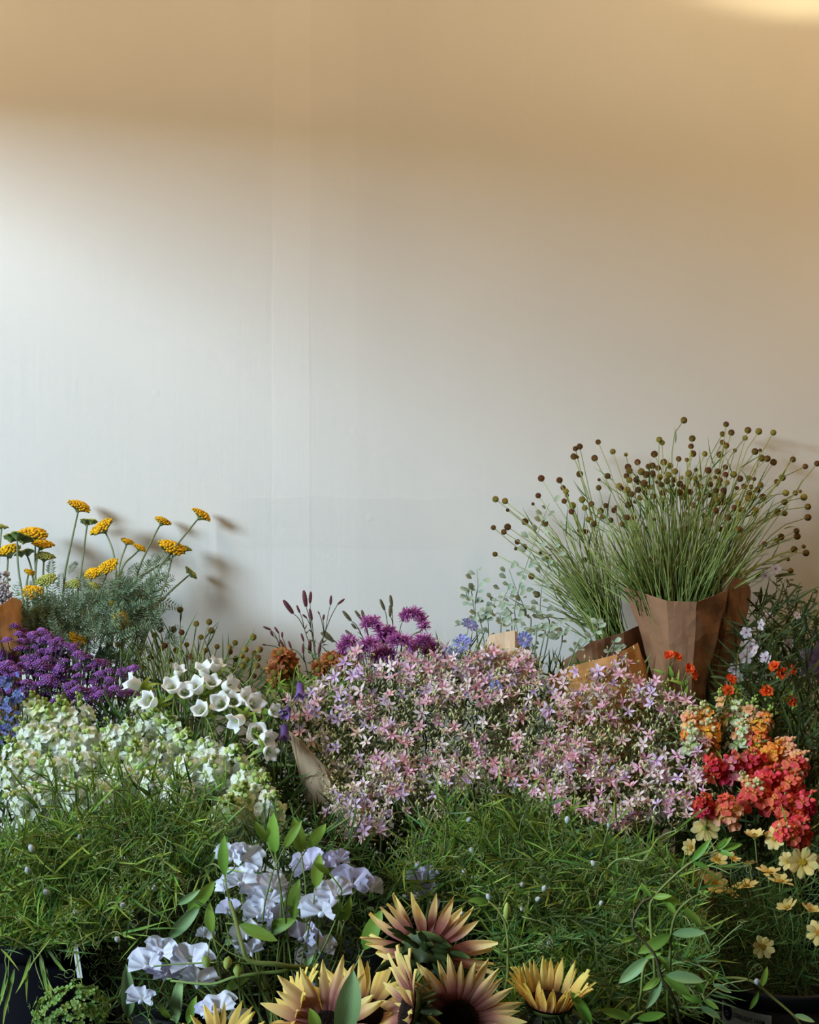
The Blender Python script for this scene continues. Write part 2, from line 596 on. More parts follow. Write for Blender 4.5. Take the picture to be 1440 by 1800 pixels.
mat('lark_spur', two((206, 190, 160), (222, 196, 196)), transl=0.3, var=0.1)
mat('lark_bud', two((158, 172, 100), (232, 226, 178)), transl=0.25, var=0.22, hue=0.02)
mat('lark_stem', two((86, 98, 60), (122, 128, 86)), transl=0.1, var=0.2)
mat('sang_maroon', two((92, 50, 54), (120, 66, 74)), transl=0.05, var=0.2, rough=0.85)
mat('sang_green', two((92, 94, 66), (112, 104, 78)), transl=0.05, var=0.15, rough=0.85)
mat('sang_fuzz', two((124, 50, 112), (206, 122, 192)), transl=0.25, var=0.25, hue=0.015, rough=0.8)
mat('daisy_rust', [(0, (84, 42, 24)), (0.5, (140, 78, 40)), (1, (182, 112, 52))], transl=0.25, var=0.22, hue=0.02)
mat('daisy_centre', two((96, 96, 40), (130, 110, 40)), transl=0, var=0.2, bump=0.6, bscale=900)
mat('geum_orange', [(0, (226, 90, 30)), (1, (240, 104, 50))], transl=0.3, var=0.15, hue=0.012)
mat('phlox_pale', [(0, (170, 120, 140)), (0.3, (206, 190, 200)), (1, (220, 210, 220))], transl=0.3, var=0.1, hue=0.015)
mat('clematis_dusk', [(0, (66, 40, 52)), (0.5, (82, 64, 74)), (1, (112, 104, 106))], transl=0.25, var=0.12)
mat('scabiosa_blue', [(0, (176, 170, 214)), (1, (140, 150, 226))], transl=0.3, var=0.1)
mat('pea_white', [(0, (226, 228, 196)), (0.3, (236, 236, 248)), (1, (234, 236, 254))], transl=0.3, var=0.06, hue=0.015)
mat('pea_lilac', [(0, (224, 220, 214)), (0.4, (220, 214, 240)), (1, (214, 212, 246))], transl=0.3, var=0.08, hue=0.015)
mat('pea_bud', [(0, (180, 196, 150)), (1, (216, 218, 240))], transl=0.25, var=0.1)
mat('sun_petal', [(0, (120, 60, 58)), (0.32, (172, 116, 100)), (0.60, (230, 192, 132)), (1, (250, 234, 146))], transl=0.35, var=0.12, hue=0.01, vein=0.12)
mat('sun_petal_yellow', [(0, (160, 104, 74)), (0.3, (226, 188, 106)), (1, (250, 232, 126))], transl=0.35, var=0.1, hue=0.01, vein=0.12)
mat('sun_disc', [(0, (24, 14, 10)), (1, (40, 24, 16))], transl=0, var=0.4, rough=0.9)
mat('sun_bract', [(0, (34, 44, 20)), (0.7, (54, 72, 34)), (1, (98, 116, 62))], transl=0.12, var=0.2)
mat('cosmos_cream', [(0, (214, 178, 84)), (0.4, (228, 206, 126)), (1, (234, 218, 152))], transl=0.3, var=0.1, hue=0.012, vein=0.06)
mat('cosmos_eye', two((150, 110, 24), (210, 164, 40)), transl=0, var=0.2, bump=0.6, bscale=1200)
mat('statice_grey', two((150, 140, 146), (206, 200, 206)), transl=0.2, var=0.2)
mat('sedum_green', two((84, 118, 44), (150, 180, 96)), transl=0.2, var=0.2)


def paper_material(name, rgb, bump=0.5):
    m = mat(name, two(rgb, rgb), rough=0.62, transl=0.10, var=0.0, hue=0.0, noise=0.10, nscale=14)
    nt = m.node_tree; N, L = nt.nodes, nt.links
    bs = next(n for n in N if n.type == 'BSDF_PRINCIPLED')
    tc = N.new('ShaderNodeTexCoord')
    mp = N.new('ShaderNodeMapping'); mp.inputs['Scale'].default_value = (9, 9, 6); mp.inputs['Rotation'].default_value = (0.2, 0.4, 0.5)
    L.new(tc.outputs['Object'], mp.inputs['Vector'])
    vo = N.new('ShaderNodeTexVoronoi'); vo.feature = 'F1'; vo.inputs['Scale'].default_value = 2.2
    L.new(mp.outputs['Vector'], vo.inputs['Vector'])
    nz = N.new('ShaderNodeTexNoise'); nz.inputs['Scale'].default_value = 26; nz.inputs['Detail'].default_value = 5
    L.new(tc.outputs['Object'], nz.inputs['Vector'])
    ad = N.new('ShaderNodeMath'); ad.operation = 'MULTIPLY_ADD'; ad.inputs[1].default_value = 0.55
    L.new(nz.outputs['Fac'], ad.inputs[0]); L.new(vo.outputs['Distance'], ad.inputs[2])
    bp = N.new('ShaderNodeBump'); bp.inputs['Strength'].default_value = bump; bp.inputs['Distance'].default_value = 0.008
    L.new(ad.outputs[0], bp.inputs['Height']); L.new(bp.outputs['Normal'], bs.inputs['Normal'])
    return m


M_KRAFT = paper_material('kraft_paper', (150, 110, 82), 0.8)
M_KRAFT_WARM = paper_material('kraft_paper_warm', (204, 148, 90))
M_KRAFT_PALE = paper_material('kraft_paper_pale', (208, 180, 150))  # light kraft; for the larkspur corner the lit look is in the colour
M_BUCKET = mat('black_plastic', two((10, 10, 12), (10, 10, 12)), rough=0.6, transl=0, var=0.0, hue=0, noise=0.1, nscale=20, spec=0.25)
M_NAVY = mat('navy_plastic', two((12, 13, 19), (12, 13, 19)), rough=0.85, transl=0, var=0.0, hue=0, noise=0.1, nscale=20, spec=0.08)
M_TAG = mat('paper_label', two((196, 190, 178), (196, 190, 178)), rough=0.7, transl=0, var=0.0, hue=0, noise=0.05, nscale=40)
M_INK = mat('label_ink', two((40, 38, 42), (40, 38, 42)), rough=0.6, transl=0, var=0.0, hue=0)
M_INK2 = mat('label_emblem_ink', two((26, 28, 48), (52, 50, 82)), rough=0.6, transl=0, var=0.0, hue=0, noise=0.3, nscale=300)
M_MARKER = mat('white_plastic', two((220, 222, 230), (220, 222, 230)), rough=0.5, transl=0, var=0.0, hue=0)


# ------------------------------------------------------------------ petals, leaves and flowers, size about 1
def prof_oval(t):
    return max(0.03, math.sin(PI * min(1, t ** 0.8)) ** 0.75)


def prof_lance(t):
    return max(0.02, 1.9 * (t ** 0.75) * ((1 - t) ** 0.8))


def prof_round(t):
    return max(0.12, (t ** 0.55) * math.sqrt(max(0.0, 1 - t ** 5)) * 1.1)


def prof_blade(t):
    return max(0.03, min(1.0, 0.35 + t * 5) * (1 - t ** 2.5))


def petal(m, M, L, W, prof=prof_oval, bend=0.0, cup=0.0, ruf=0.0, rn=2.0, nl=4, nw=2, mi=0, rv=None, notch=0.0, u0=0.0, u1=1.0):
    ph = U(0, 6.28)

    def fn(t, q):
        w = W * 0.5 * prof(t)
        y = t * L * (1 - notch * t * (1 - abs(q)))
        z = bend * L * t * t + cup * W * q * q * (0.3 + t) + ruf * L * t * math.sin(rn * 3.1 * q + ph + 2.2 * t)
        return (q * w, y, z)
    m.grid(fn, nl, nw, M, mi, rv, u0, u1)


def ringM(a, tilt=0.0, r0=0.0, z0=0.0):
    """a petal frame: angle a around Z, raised by tilt towards +Z, starting r0 from the axis"""
    return Matrix.Rotation(a - PI / 2, 4, 'Z') @ Matrix.Translation((0, r0, z0)) @ Matrix.Rotation(tilt, 4, 'X')


BALL1 = ball_mb(1.0, 1)
BALL2 = ball_mb(1.0, 2)


def T_(v):
    return Matrix.Translation(v)


def S_(a, b=None, c=None):
    return Matrix.Diagonal((a, b or a, c or a, 1))


def make_snap(double=False):
    m = MB()
    rv = U(0, 1)
    for a in (PI / 2 - 0.5, PI / 2 + 0.5):
        petal(m, ringM(a, 0.35 + U(-.15, .15), 0.08), 0.50, 0.56, prof_round, -0.25, 0.12, 0.10, 1.2, 4, 4, 0, rv)
    for a in (-PI / 2, -PI / 2 - 1.0, -PI / 2 + 1.0):
        petal(m, ringM(a, 0.15 + U(-.2, .2), 0.10), 0.46, 0.48, prof_round, -0.45, 0.10, 0.10, 1.2, 4, 4, 0, rv)
    if double:
        for k in range(6):
            petal(m, ringM(k * 1.05 + U(-.3, .3), 0.75 + U(-.2, .3), 0.04), 0.36, 0.40, prof_round, -0.2, 0.1, 0.14, 1.4, 3, 3, 0, rv)
    for s in (-1, 1):
        b = ball_mb(0.12, 1)
        b.u = [0.12] * len(b.u)
        m.add(b, T_((0.09 * s, -0.10, 0.08)), rv, 0)
    m.lathe([(0.06, -0.46), (0.16, -0.34), (0.17, -0.12), (0.24, 0.04)], 7, None, 0, rv)
    m.lathe([(0.02, -0.52), (0.13, -0.44), (0.19, -0.26)], 6, None, 1, rv)
    return m


def make_bud(m=None):
    m = m or MB()
    m.lathe([(0.02, -0.5), (0.28, -0.25), (0.34, 0.05), (0.22, 0.36), (0.02, 0.5)], 7, None, 0)
    return m


def make_lark():
    m = MB()
    rv = U(0, 1)
    for k in range(5):
        petal(m, ringM(k * 2 * PI / 5 + U(-.15, .15), 0.25 + U(-.3, .35), 0.03), 0.52, 0.31 + U(-.03, .05), prof_lance, U(-.3, .1), 0.12, 0.03, 1, 3, 2, 0, rv)
    for k in range(2):
        petal(m, ringM(PI / 2 + (k - .5) * 0.8, 1.0, 0.0), 0.24, 0.14, prof_oval, 0, 0.1, 0, 1, 2, 2, 0, rv)
    c = U(-.2, .2)
    m.tube(bez(Vector((0, 0, 0.02)), Vector((0, .02, -.3)), Vector((c, .18, -.45)), Vector((c * 1.5, .42, -.5)), 5), 0.055, 0.02, 4, 1, 1, 0)
    return m


def make_phlox(n=5, w=0.46):
    m = MB()
    rv = U(0, 1)
    for k in range(n):
        petal(m, ringM(k * 2 * PI / n + U(-.1, .1), 0.12 + U(-.15, .15), 0.02), 0.5, w, prof_round, -0.1, 0.06, 0.05, 1, 4, 3, 0, rv)
    m.tube([Vector((0, 0, 0.02)), Vector((0, 0, -0.5))], 0.06, 0.04, 5, 1)
    return m


def make_cosmos():
    m = MB()
    rv = U(0, 1)
    for k in range(22):
        a, rr = k * 2.4, 0.022 * math.sqrt(k)
        m.add(BALL1, T_((rr * math.cos(a), rr * math.sin(a), 0.045)) @ S_(0.026, 0.026, 0.04), None, 0)
    m.lathe([(0.01, -0.12), (0.07, -0.08), (0.10, -0.01)], 8, None, 1)
    return m


def make_bell(purple=False):
    m = MB()
    cal = MB()
    rv = U(0, 1)

    def fl(i, a, r, z):
        k = i / 7.0
        lobe = math.cos(5 * a)
        return r * (1 + 0.10 * k * k * lobe), z + 0.13 * k ** 3 * lobe
    m.lathe([(0.05, -0.55), (0.26, -0.50), (0.34, -0.36), (0.35, -0.18), (0.36, 0.0), (0.40, 0.14), (0.50, 0.26), (0.60, 0.27)], 20, None, 0, rv, fl)
    m.tube([Vector((0, 0, -0.45)), Vector((0, 0, 0.12))], 0.04, 0.06, 5, 1)
    for k in range(5):
        petal(m if purple else cal, ringM(k * 1.257 + .6, 1.15, 0.08, -0.56), 0.36, 0.15, prof_lance, -0.35, 0.05, 0, 1, 3, 2, 1 if purple else 0)
    if not purple:
        cal.lathe([(.03, -.66), (.12, -.58), (.13, -.50)], 7, None, 0)
    return m if purple else (m, cal)


def make_pea(col):
    """sweet pea blossom: a wide ruffled standard behind two wings and a keel; it looks along +Z"""
    rv = U(0, 1)
    pieces = []

    def fan(name, M, L, span, back, ruf, notch, nl=5, nw=10):
        ph = U(0, 6)
        m = MB()

        def fn(t, q):
            an = q * span
            r = L * t * (1 - notch * math.exp(-(q * 4) ** 2) * t)
            return (r * math.sin(an), r * math.cos(an), back * t * t + ruf * t * t * math.sin(9 * q + ph) + ruf * 0.5 * t * t * math.sin(17 * q + 2 * ph) + 0.06 * abs(q) * t)
        m.grid(fn, nl, nw, M, 0, rv)
        pieces.append((name, m.mesh('sweet_pea_' + name, [MM[col]])))
    fan('standard_petal', T_((0, -0.16, -0.02)) @ Matrix.Rotation(U(-.25, .1), 4, 'X'), 0.66, U(1.0, 1.3), U(-.05, .12), 0.085, 0.20, 6, 14)
    for s in (-1, 1):
        fan('wing_petal', T_((0.02 * s, -0.10, 0.05)) @ Matrix.Rotation((-0.9 + U(-.4, .3)) * s, 4, 'Z') @ Matrix.Rotation(0.55 + U(-.3, .4), 4, 'X'), 0.50, 0.62, -0.10, 0.075, 0.0, 5, 8)
    m = MB()
    m.lathe([(0.02, -0.02), (0.07, 0.08), (0.07, 0.18), (0.01, 0.28)], 6, T_((0, -0.1, 0)), 0, rv)
    m.lathe([(0.03, -0.24), (0.10, -0.16), (0.09, -0.02)], 6, T_((0, -0.12, 0)) @ Matrix.Rotation(-0.4, 4, 'X'), 1, rv)
    return m.mesh('sweet_pea_keel', [MM[col], MM['calyx_green']]), pieces


def make_umbel(n=58, z=0.30, br=0.135, rays=True):
    m = MB()
    for k in range(n):
        rr = math.sqrt((k + 0.5) / n)
        a = k * 2.39996
        rr2 = rr * (0.93 + 0.10 * math.sin(3 * a + 1))
        s = br * U(0.8, 1.25)
        m.add(BALL1, T_((rr2 * math.cos(a), rr2 * math.sin(a), z * (1 - rr * rr) + U(-.03, .03))) @ S_(s, s, s * 0.75), U(0, 1), 0)
    if rays:
        def wav(i, a, r, zz):
            return r * (1 + (0.10 if i > 0 else 0) * math.cos(9 * a)), zz
        m.lathe([(0.05, -0.62), (0.30, -0.34), (0.68, -0.12), (0.95, 0.0)], 18, None, 1, None, wav)
    return m


def make_lumpy_umbel():
    m = MB()
    for (x, y, s, z) in ((-0.42, 0.1, 0.6, 0.0), (0.40, 0.18, 0.66, 0.06), (0.02, -0.42, 0.55, 0.02)):
        m.add(make_umbel(30, 0.34, 0.19, True), T_((x, y, z)) @ S_(s))
    return m


def make_fern(n=14):
    m = MB()
    ax = bez(Vector((0, 0, 0)), Vector((0, .35, .10)), Vector((0, .7, .10)), Vector((U(-.1, .1), 1.0, U(-.22, -.02))), n + 1)
    m.tube(ax, 0.010, 0.004, 3, 0)
    for i in range(1, n + 1):
        t = i / (n + 1)
        L = 0.24 * math.sin(PI * (0.12 + 0.86 * t)) + 0.03
        for s in (-1, 1):
            d = Vector((s, 0.55, U(-.15, .25)))
            petal(m, along(ax[i], d, (0, 0, 1)), L * U(.6, 1.0), L * 0.34, prof_lance, U(-.5, .5), 0.15, 0.08, 1, 2, 2, 0)
    return m


def make_leaf(w=0.45, prof=prof_lance, fold=0.16, wave=0.05, bend=-0.18, nl=7, nw=4):
    m = MB()
    ph = U(0, 6)

    def fn(t, q):
        ww = w * 0.5 * prof(t)
        return (q * ww, t, bend * t * t + fold * abs(q) * ww * 2 + wave * q * math.sin(7 * t + ph) * ww * 2)
    m.grid(fn, nl, nw, None, 0)
    return m


def make_blade(w=0.07, bend=None, nl=5):
    m = MB()
    b = U(-.45, .45) if bend is None else bend
    tw = U(-.4, .4)
    sx = U(-.2, .2)

    def fn(t, q):
        ww = w * 0.5 * prof_blade(t)
        return (q * ww * math.cos(tw * t) + sx * t * t, t, b * t * t + 0.35 * abs(q) * ww + q * ww * math.sin(tw * t))
    m.grid(fn, nl, 2, None, 0)
    return m


def curl(m, p, d, L, turns=1.5, r=0.0012, mi=0):
    """a tendril: a straight run that ends in a coil"""
    d = Vector(d).normalized()
    s = d.cross(Vector((U(-1, 1), U(-1, 1), U(-1, 1)))).normalized()
    w = d.cross(s)
    pts = [p + d * (L * 0.5 * i / 3) + s * (0.04 * L * math.sin(i)) for i in range(4)]
    n = int(7 * turns) + 4
    c0 = pts[-1]
    rad = L * 0.16
    for i in range(1, n):
        t = i / n
        a = 2 * PI * turns * t
        k = rad * (1 - 0.6 * t)
        pts.append(c0 + d * (math.sin(a) * k + L * 0.1 * t) + s * ((1 - math.cos(a)) * k) + w * (0.10 * L * t))
    m.tube(pts, r, r * 0.5, 3, mi)


def variants(fn, n, name, mats, *a):
    return [fn(*a).mesh(name, mats) for _ in range(n)]


MM = MATS
SNAP = {c: [make_snap(k % 3 == 2).mesh('snapdragon_flower', [MM[c], MM['calyx_green']]) for k in range(4)] for c in
        ('snap_white', 'snap_cream', 'snap_peach', 'snap_orange', 'snap_coral', 'snap_red', 'snap_pink')}
BUD = {c: make_bud().mesh('flower_bud', [MM[c]]) for c in ('bud_green', 'bud_cream', 'snap_coral', 'snap_orange', 'pea_bud', 'snap_peach')}
LARK = {c: variants(make_lark, 5, 'larkspur_flower', [MM[c], MM['lark_spur']]) for c in ('lark_pink', 'lark_lilac', 'lark_pale')}
PHLOX = variants(make_phlox, 3, 'phlox_flower', [MM['phlox_pale'], MM['stem_dark']])
COSMOS = variants(make_cosmos, 2, 'cosmos_flower', [MM['cosmos_eye'], MM['calyx_green']])
COSPET = []
for _k in range(5):
    _m = MB()
    petal(_m, None, 0.45, 0.33, prof_round, U(-.2, .05), -0.06, 0.04, 2.4, 4, 4, 0, None, notch=0.06)
    COSPET.append(_m.mesh('cosmos_petal', [MM['cosmos_cream']]))
BELL = []
for _k in range(3):
    _a, _b = make_bell()
    BELL.append((_a.mesh('bell_flower', [MM['bell_white'], MM['calyx_green']]), _b.mesh('bell_calyx', [MM['calyx_green']])))
BELLP = variants(make_bell, 1, 'purple_bell_flower', [MM['bell_purple'], MM['calyx_green']], True)
PEA = {c: [make_pea(c) for _ in range(5)] for c in ('pea_white', 'pea_lilac')}
UMB = {c: variants(make_umbel, 2, 'yarrow_umbel', [MM[c], MM['yarrow_ray']]) + variants(make_lumpy_umbel, 2, 'yarrow_umbel', [MM[c], MM['yarrow_ray']]) for c in ('yarrow_gold', 'yarrow_green')}
FERN = variants(make_fern, 4, 'yarrow_leaf', [MM['leaf_fern']])
HBALL = {c: BALL2.mesh('ball_head', [MM[c]]) for c in ('ball_brown', 'ball_olive', 'ball_rust')}
VERB = [make_umbel(46, 0.55, 0.17, False).mesh('verbena_cluster', [MM['verbena_purple']]) for _ in range(4)]
LEAF_OV = [make_leaf(0.50).mesh('leaf', [MM['leaf_green']]) for _ in range(4)]
LEAF_BL = [make_leaf(0.46, fold=0.22).mesh('leaf', [MM['leaf_blue']]) for _ in range(3)]
LEAF_ROUND = [make_leaf(0.85, prof_round, 0.15, 0.03, -0.1, 4, 4).mesh('leaf', [MM['leaf_silver']]) for _ in range(3)]
LEAF_DARK = [make_leaf(0.30).mesh('leaf', [MM['leaf_dark']]) for _ in range(3)]
BLADE = [make_blade().mesh('leaf', [MM['blade_green']]) for _ in range(12)]
BLADE_D = [make_blade().mesh('leaf', [MM['blade_deep']]) for _ in range(12)]
BLADE_T = [make_blade(0.07, None, 4) for _ in range(14)]      # raw copies for joined foliage
# ------------------------------------------------------------------ buckets
def bucket(x, y, label, r=0.112, h=0.42, material=None):
    material = material or M_BUCKET
    t = thing('flower_bucket', label, 'bucket', (x, y, 0), 'flower buckets on the floor')
    m = MB()
    rb = r * 0.80
    m.lathe([(0.001, 0.0), (rb * 0.97, 0.0), (rb, 0.01), (r * 0.985, h - 0.012), (r * 0.985 - 0.004, h - 0.012), (rb - 0.005, 0.02), (0.001, 0.02)], 40, Matrix.Translation((x, y, 0)))
    part('body', m.mesh('bucket_body', material), t)
    m = MB()
    m.lathe([(r * 0.975, h - 0.03), (r * 1.045, h - 0.028), (r * 1.055, h - 0.006), (r * 1.04, h), (r * 0.975, h - 0.001), (r * 0.975, h - 0.03)], 40, Matrix.Translation((x, y, 0)))
    part('rim', m.mesh('bucket_rim', material), t)
    return t


BK = dict(yarrow=(-0.82, 3.28), ballsmall=(-0.53, 3.16), burnet=(-0.13, 3.22), silver=(0.20, 3.26), ballback=(0.44, 3.30), ballwrap=(0.665, 3.17), phlox=(0.93, 3.18),
          verbena=(-0.80, 2.96), snapa=(-0.58, 2.70), snapb=(-0.34, 2.76), larka=(-0.06, 2.84), larkb=(0.19, 2.84), larkc=(0.43, 2.82), coral=(0.74, 2.76),
          peaa=(-0.64, 2.42), peab=(-0.39, 2.42), peafl=(-0.20, 2.18), peac=(0.06, 2.44), pead=(0.30, 2.44), cosmos=(0.656, 2.41), sun=(0.02, 1.93), vine=(0.40, 2.06))
BLAB = dict(yarrow='black bucket under the golden yarrow at the wall', ballsmall='black bucket under the low olive ball flowers', burnet='black bucket under the burnet spikes at the wall',
            silver='black bucket under the silvery round-leaved branches', ballback='black bucket under the ball flowers leaning on the wall behind the paper wrap',
            ballwrap='black bucket holding the kraft-wrapped ball flowers', phlox='black bucket under the pale phlox in the dark corner', verbena='black bucket under the purple verbena',
            snapa='black bucket under the left half of the white snapdragons', snapb='black bucket under the white bellflowers and snapdragons', larka='black bucket under the left end of the pink larkspur',
            larkb='black bucket under the middle of the pink larkspur', larkc='black bucket under the right end of the pink larkspur', coral='black bucket under the coral and orange snapdragons',
            peaa='tall navy bucket under the grassy sweet pea greens in the bottom left corner', peab='black bucket under the grassy sweet pea greens beside the white snapdragons', peafl='black bucket under the pale lilac sweet pea blossoms',
            peac='black bucket under the grassy greens behind the sunflowers', pead='black bucket under the grassy greens left of the leafy vine', cosmos='black bucket with paper labels under the cream cosmos',
            sun='black bucket under the bicolour sunflowers', vine='black bucket under the leafy honeysuckle vine')
BUCKETS = {}
for k_, (x_, y_) in BK.items():
    hh, rr, mt_ = 0.42, 0.112, M_BUCKET
    if k_ == 'peaa':
        hh, rr, mt_ = 0.52, 0.125, M_NAVY
    if k_ == 'cosmos':
        hh, rr = 0.438, 0.118
    BUCKETS[k_] = bucket(x_, y_, BLAB[k_], rr, hh, mt_)


def wrap_label(bname, ang0, ang1, z0, z1, rad, slope=0.0):
    """a paper label that lies around the bucket's side between two angles (0 = towards the camera)"""
    cx, cy = BK[bname]

    def pos(a, z, out=0.0):
        return Vector((cx + math.sin(a) * (rad + out), cy - math.cos(a) * (rad + out), z))
    m = MB()
    m.grid(lambda t, q: pos(ang0 + (ang1 - ang0) * t, (z0 + z1) / 2 + q * (z1 - z0) / 2 + slope * (t - .5), 0.0015), 10, 2)
    return m, pos


def text_mesh(body, size, posfn, material, name, a0, z0, rad, bold=0.0):
    cu = bpy.data.curves.new(name, 'FONT')
    cu.body = body
    cu.size = size
    cu.align_x = 'LEFT'
    cu.offset = bold
    o = bpy.data.objects.new(name, cu)
    COL.objects.link(o)
    dg = bpy.context.evaluated_depsgraph_get()
    me = bpy.data.meshes.new_from_object(o.evaluated_get(dg))
    bpy.data.objects.remove(o)
    bpy.data.curves.remove(cu)
    for v in me.vertices:
        v.co = posfn(a0 + v.co.x * 0.66 / rad, z0 + v.co.y, 0.0022)
    me.name = name
    me.materials.clear()
    me.materials.append(material)
    return me


def bucket_labels():
    b = BUCKETS['cosmos']
    rad = 0.114
    # printed card: emblem and the farm's name
    m, pos = wrap_label('cosmos', -1.30, -0.40, 0.335, 0.400, rad)
    lab = part('paper_label', m.mesh('paper_label', M_TAG), b)
    lab['label'] = 'off-white printed farm label with a dark round emblem'
    e = MB()
    ca, cz = -1.15, 0.385
    e.lathe([(0.0005, 0.0), (0.008, 0.0), (0.0125, 0.0)], 28)
    e.V = [pos(ca + p.x / rad, cz + p.y * 1.15, 0.0021) for p in e.V]
    part('emblem', e.mesh('label_emblem', M_INK2), lab)
    e = MB()
    e.lathe([(0.0028, 0.0), (0.0042, 0.0)], 18)
    e.V = [pos(ca + (p.x - 0.001) / rad, cz - 0.002 + p.y, 0.0025) for p in e.V]
    part('emblem_mark', e.mesh('label_emblem_mark', MATS['statice_grey']), lab)
    part('printed_name', text_mesh('STARLIGHT FARM', 0.0112, pos, M_INK, 'label_lettering', -1.01, 0.3815, rad, 0.00018), lab)
    m2, pos2 = wrap_label('cosmos', -0.26, 0.36, 0.310, 0.388, rad)
    lab2 = part('paper_label', m2.mesh('paper_label', M_TAG), b)
    lab2['label'] = 'small off-white paper label on the bucket'


bucket_labels()

# white plant marker between the greens at the bottom left
mk = MB()
pa, pb = P(131, 1655, 2.20), P(137, 1695, 2.19)
mk.grid(lambda t, q: tuple(pa.lerp(pb + (pb - pa) * 0.6, t) + Vector((q * 0.0042, 0, 0))), 3, 1)
mk.grid(lambda t, q: tuple(pa.lerp(pb + (pb - pa) * 0.6, t) + Vector((q * 0.0042, 0.0012, 0))), 3, 1)
solo('plant_marker', mk.mesh('plant_marker', M_MARKER), 'thin white plastic plant marker in the greens at bottom left', 'marker')


# ------------------------------------------------------------------ kraft paper wraps
def paper(name, rows, material, label, sub=5, crumple=0.003, group=None, seed=1):
    """rows: several horizontal polylines (top to bottom) of (px, py, depth)"""
    rr = random.Random(seed)
    pr = [[P(*p) for p in row] for row in rows]
    # smooth between rows, straight folds between points
    V, F = [], []
    nr = len(pr)
    npt = len(pr[0])
    gx = (npt - 1) * sub + 1
    gy = (nr - 1) * sub + 1
    ph = [rr.uniform(0, 6) for _ in range(8)]
    for i in range(gy):
        a, fa = divmod(i, sub)
        fa /= sub
        if a >= nr - 1:
            a, fa = nr - 2, 1.0
        for j in range(gx):
            b, fb = divmod(j, sub)
            fb /= sub
            if b >= npt - 1:
                b, fb = npt - 2, 1.0
            top = pr[a][b].lerp(pr[a][b + 1], fb)
            bot = pr[a + 1][b].lerp(pr[a + 1][b + 1], fb)
            p = top.lerp(bot, fa)
            w = math.sin(i * 0.9 + ph[0] + j * 0.7) * math.sin(j * 1.3 + ph[1] - i * 0.5) + 0.6 * math.sin(i * 1.9 - j * 1.1 + ph[2])
            p = p + Vector((0.35 * w, -w, 0.2 * w)) * crumple
            V.append(p)
    for i in range(gy - 1):
        for j in range(gx - 1):
            F.append((i * gx + j, i * gx + j + 1, (i + 1) * gx + j + 1, (i + 1) * gx + j))
    me = bpy.data.meshes.new(name)
    me.from_pydata([tuple(p) for p in V], [], F)
    me.materials.append(material)
    o = solo(name, me, label, 'paper wrap', group=group)
    md = o.modifiers.new('thickness', 'SOLIDIFY')
    md.thickness = 0.0009
    return o


# the tall folded wrap of the ball flowers: a cone of paper open at the top, with its overlapping flap
paper('kraft_paper_wrap', [
    [(1290, 1012, 3.24), (1180, 985, 3.34), (1096, 1030, 3.20), (1172, 1056, 3.06), (1225, 1058, 3.05), (1278, 1038, 3.10), (1290, 1012, 3.24)],
    [(1272, 1090, 3.23), (1180, 1080, 3.32), (1122, 1100, 3.19), (1176, 1120, 3.07), (1222, 1120, 3.06), (1262, 1110, 3.10), (1272, 1090, 3.23)],
    [(1248, 1190, 3.21), (1190, 1180, 3.28), (1148, 1190, 3.18), (1182, 1205, 3.08), (1215, 1205, 3.07), (1240, 1200, 3.10), (1248, 1190, 3.21)],
    [(1232, 1420, 3.19), (1200, 1420, 3.22), (1180, 1420, 3.17), (1192, 1430, 3.11), (1212, 1430, 3.11), (1226, 1425, 3.12), (1232, 1420, 3.19)],
], M_KRAFT, 'tall folded kraft paper cone wrapped around the big bunch of ball flowers', 4, 0.0022, 'kraft paper wraps', 3)
paper('kraft_paper_wrap', [
    [(1272, 1016, 3.15), (1286, 1012, 3.145), (1312, 1022, 3.17), (1321, 1040, 3.23)],
    [(1262, 1100, 3.145), (1278, 1100, 3.135), (1302, 1105, 3.16), (1308, 1110, 3.22)],
    [(1238, 1200, 3.14), (1256, 1200, 3.13), (1272, 1200, 3.15), (1276, 1200, 3.20)],
    [(1222, 1420, 3.14), (1232, 1420, 3.13), (1240, 1420, 3.14), (1244, 1420, 3.18)],
], M_KRAFT, 'outer kraft paper flap standing at the shaded side of the tall paper cone', 5, 0.0018, 'kraft paper wraps', 4)
paper('kraft_paper_wrap', [
    [(985, 1165, 3.24), (1040, 1128, 3.14), (1095, 1112, 3.16), (1150, 1088, 3.29)],
    [(1000, 1230, 3.24), (1045, 1220, 3.16), (1100, 1215, 3.18), (1165, 1215, 3.29)],
    [(1030, 1540, 3.29), (1040, 1540, 3.26), (1060, 1540, 3.27), (1080, 1540, 3.30)],
], M_KRAFT, 'shadowed kraft paper collar around the ball flowers leaning on the wall', 5, 0.003, 'kraft paper wraps', 5)
paper('kraft_paper_wrap', [
    [(962, 1196, 3.06), (1000, 1172, 2.98), (1085, 1150, 2.97), (1122, 1130, 3.01), (1137, 1180, 3.08)],
    [(965, 1230, 3.05), (1005, 1225, 2.97), (1085, 1215, 2.96), (1130, 1215, 3.0), (1142, 1225, 3.08)],
    [(1050, 1580, 2.86), (1060, 1580, 2.83), (1085, 1580, 2.82), (1100, 1580, 2.83), (1110, 1580, 2.86)],
], M_KRAFT_WARM, 'orange-tan kraft paper corner rising behind the pink larkspur', 5, 0.003, 'kraft paper wraps', 6)
paper('kraft_paper_wrap', [
    [(845, 1150, 3.10), (862, 1116, 3.07), (905, 1108, 3.06), (932, 1140, 3.09)],
    [(850, 1200, 3.08), (868, 1200, 3.03), (905, 1200, 3.02), (928, 1200, 3.07)],
    [(872, 1580, 2.90), (880, 1580, 2.87), (895, 1580, 2.87), (905, 1580, 2.90)],
], M_KRAFT_PALE, 'pale rounded edge of kraft paper beside the blue scabious', 5, 0.002, 'kraft paper wraps', 7)
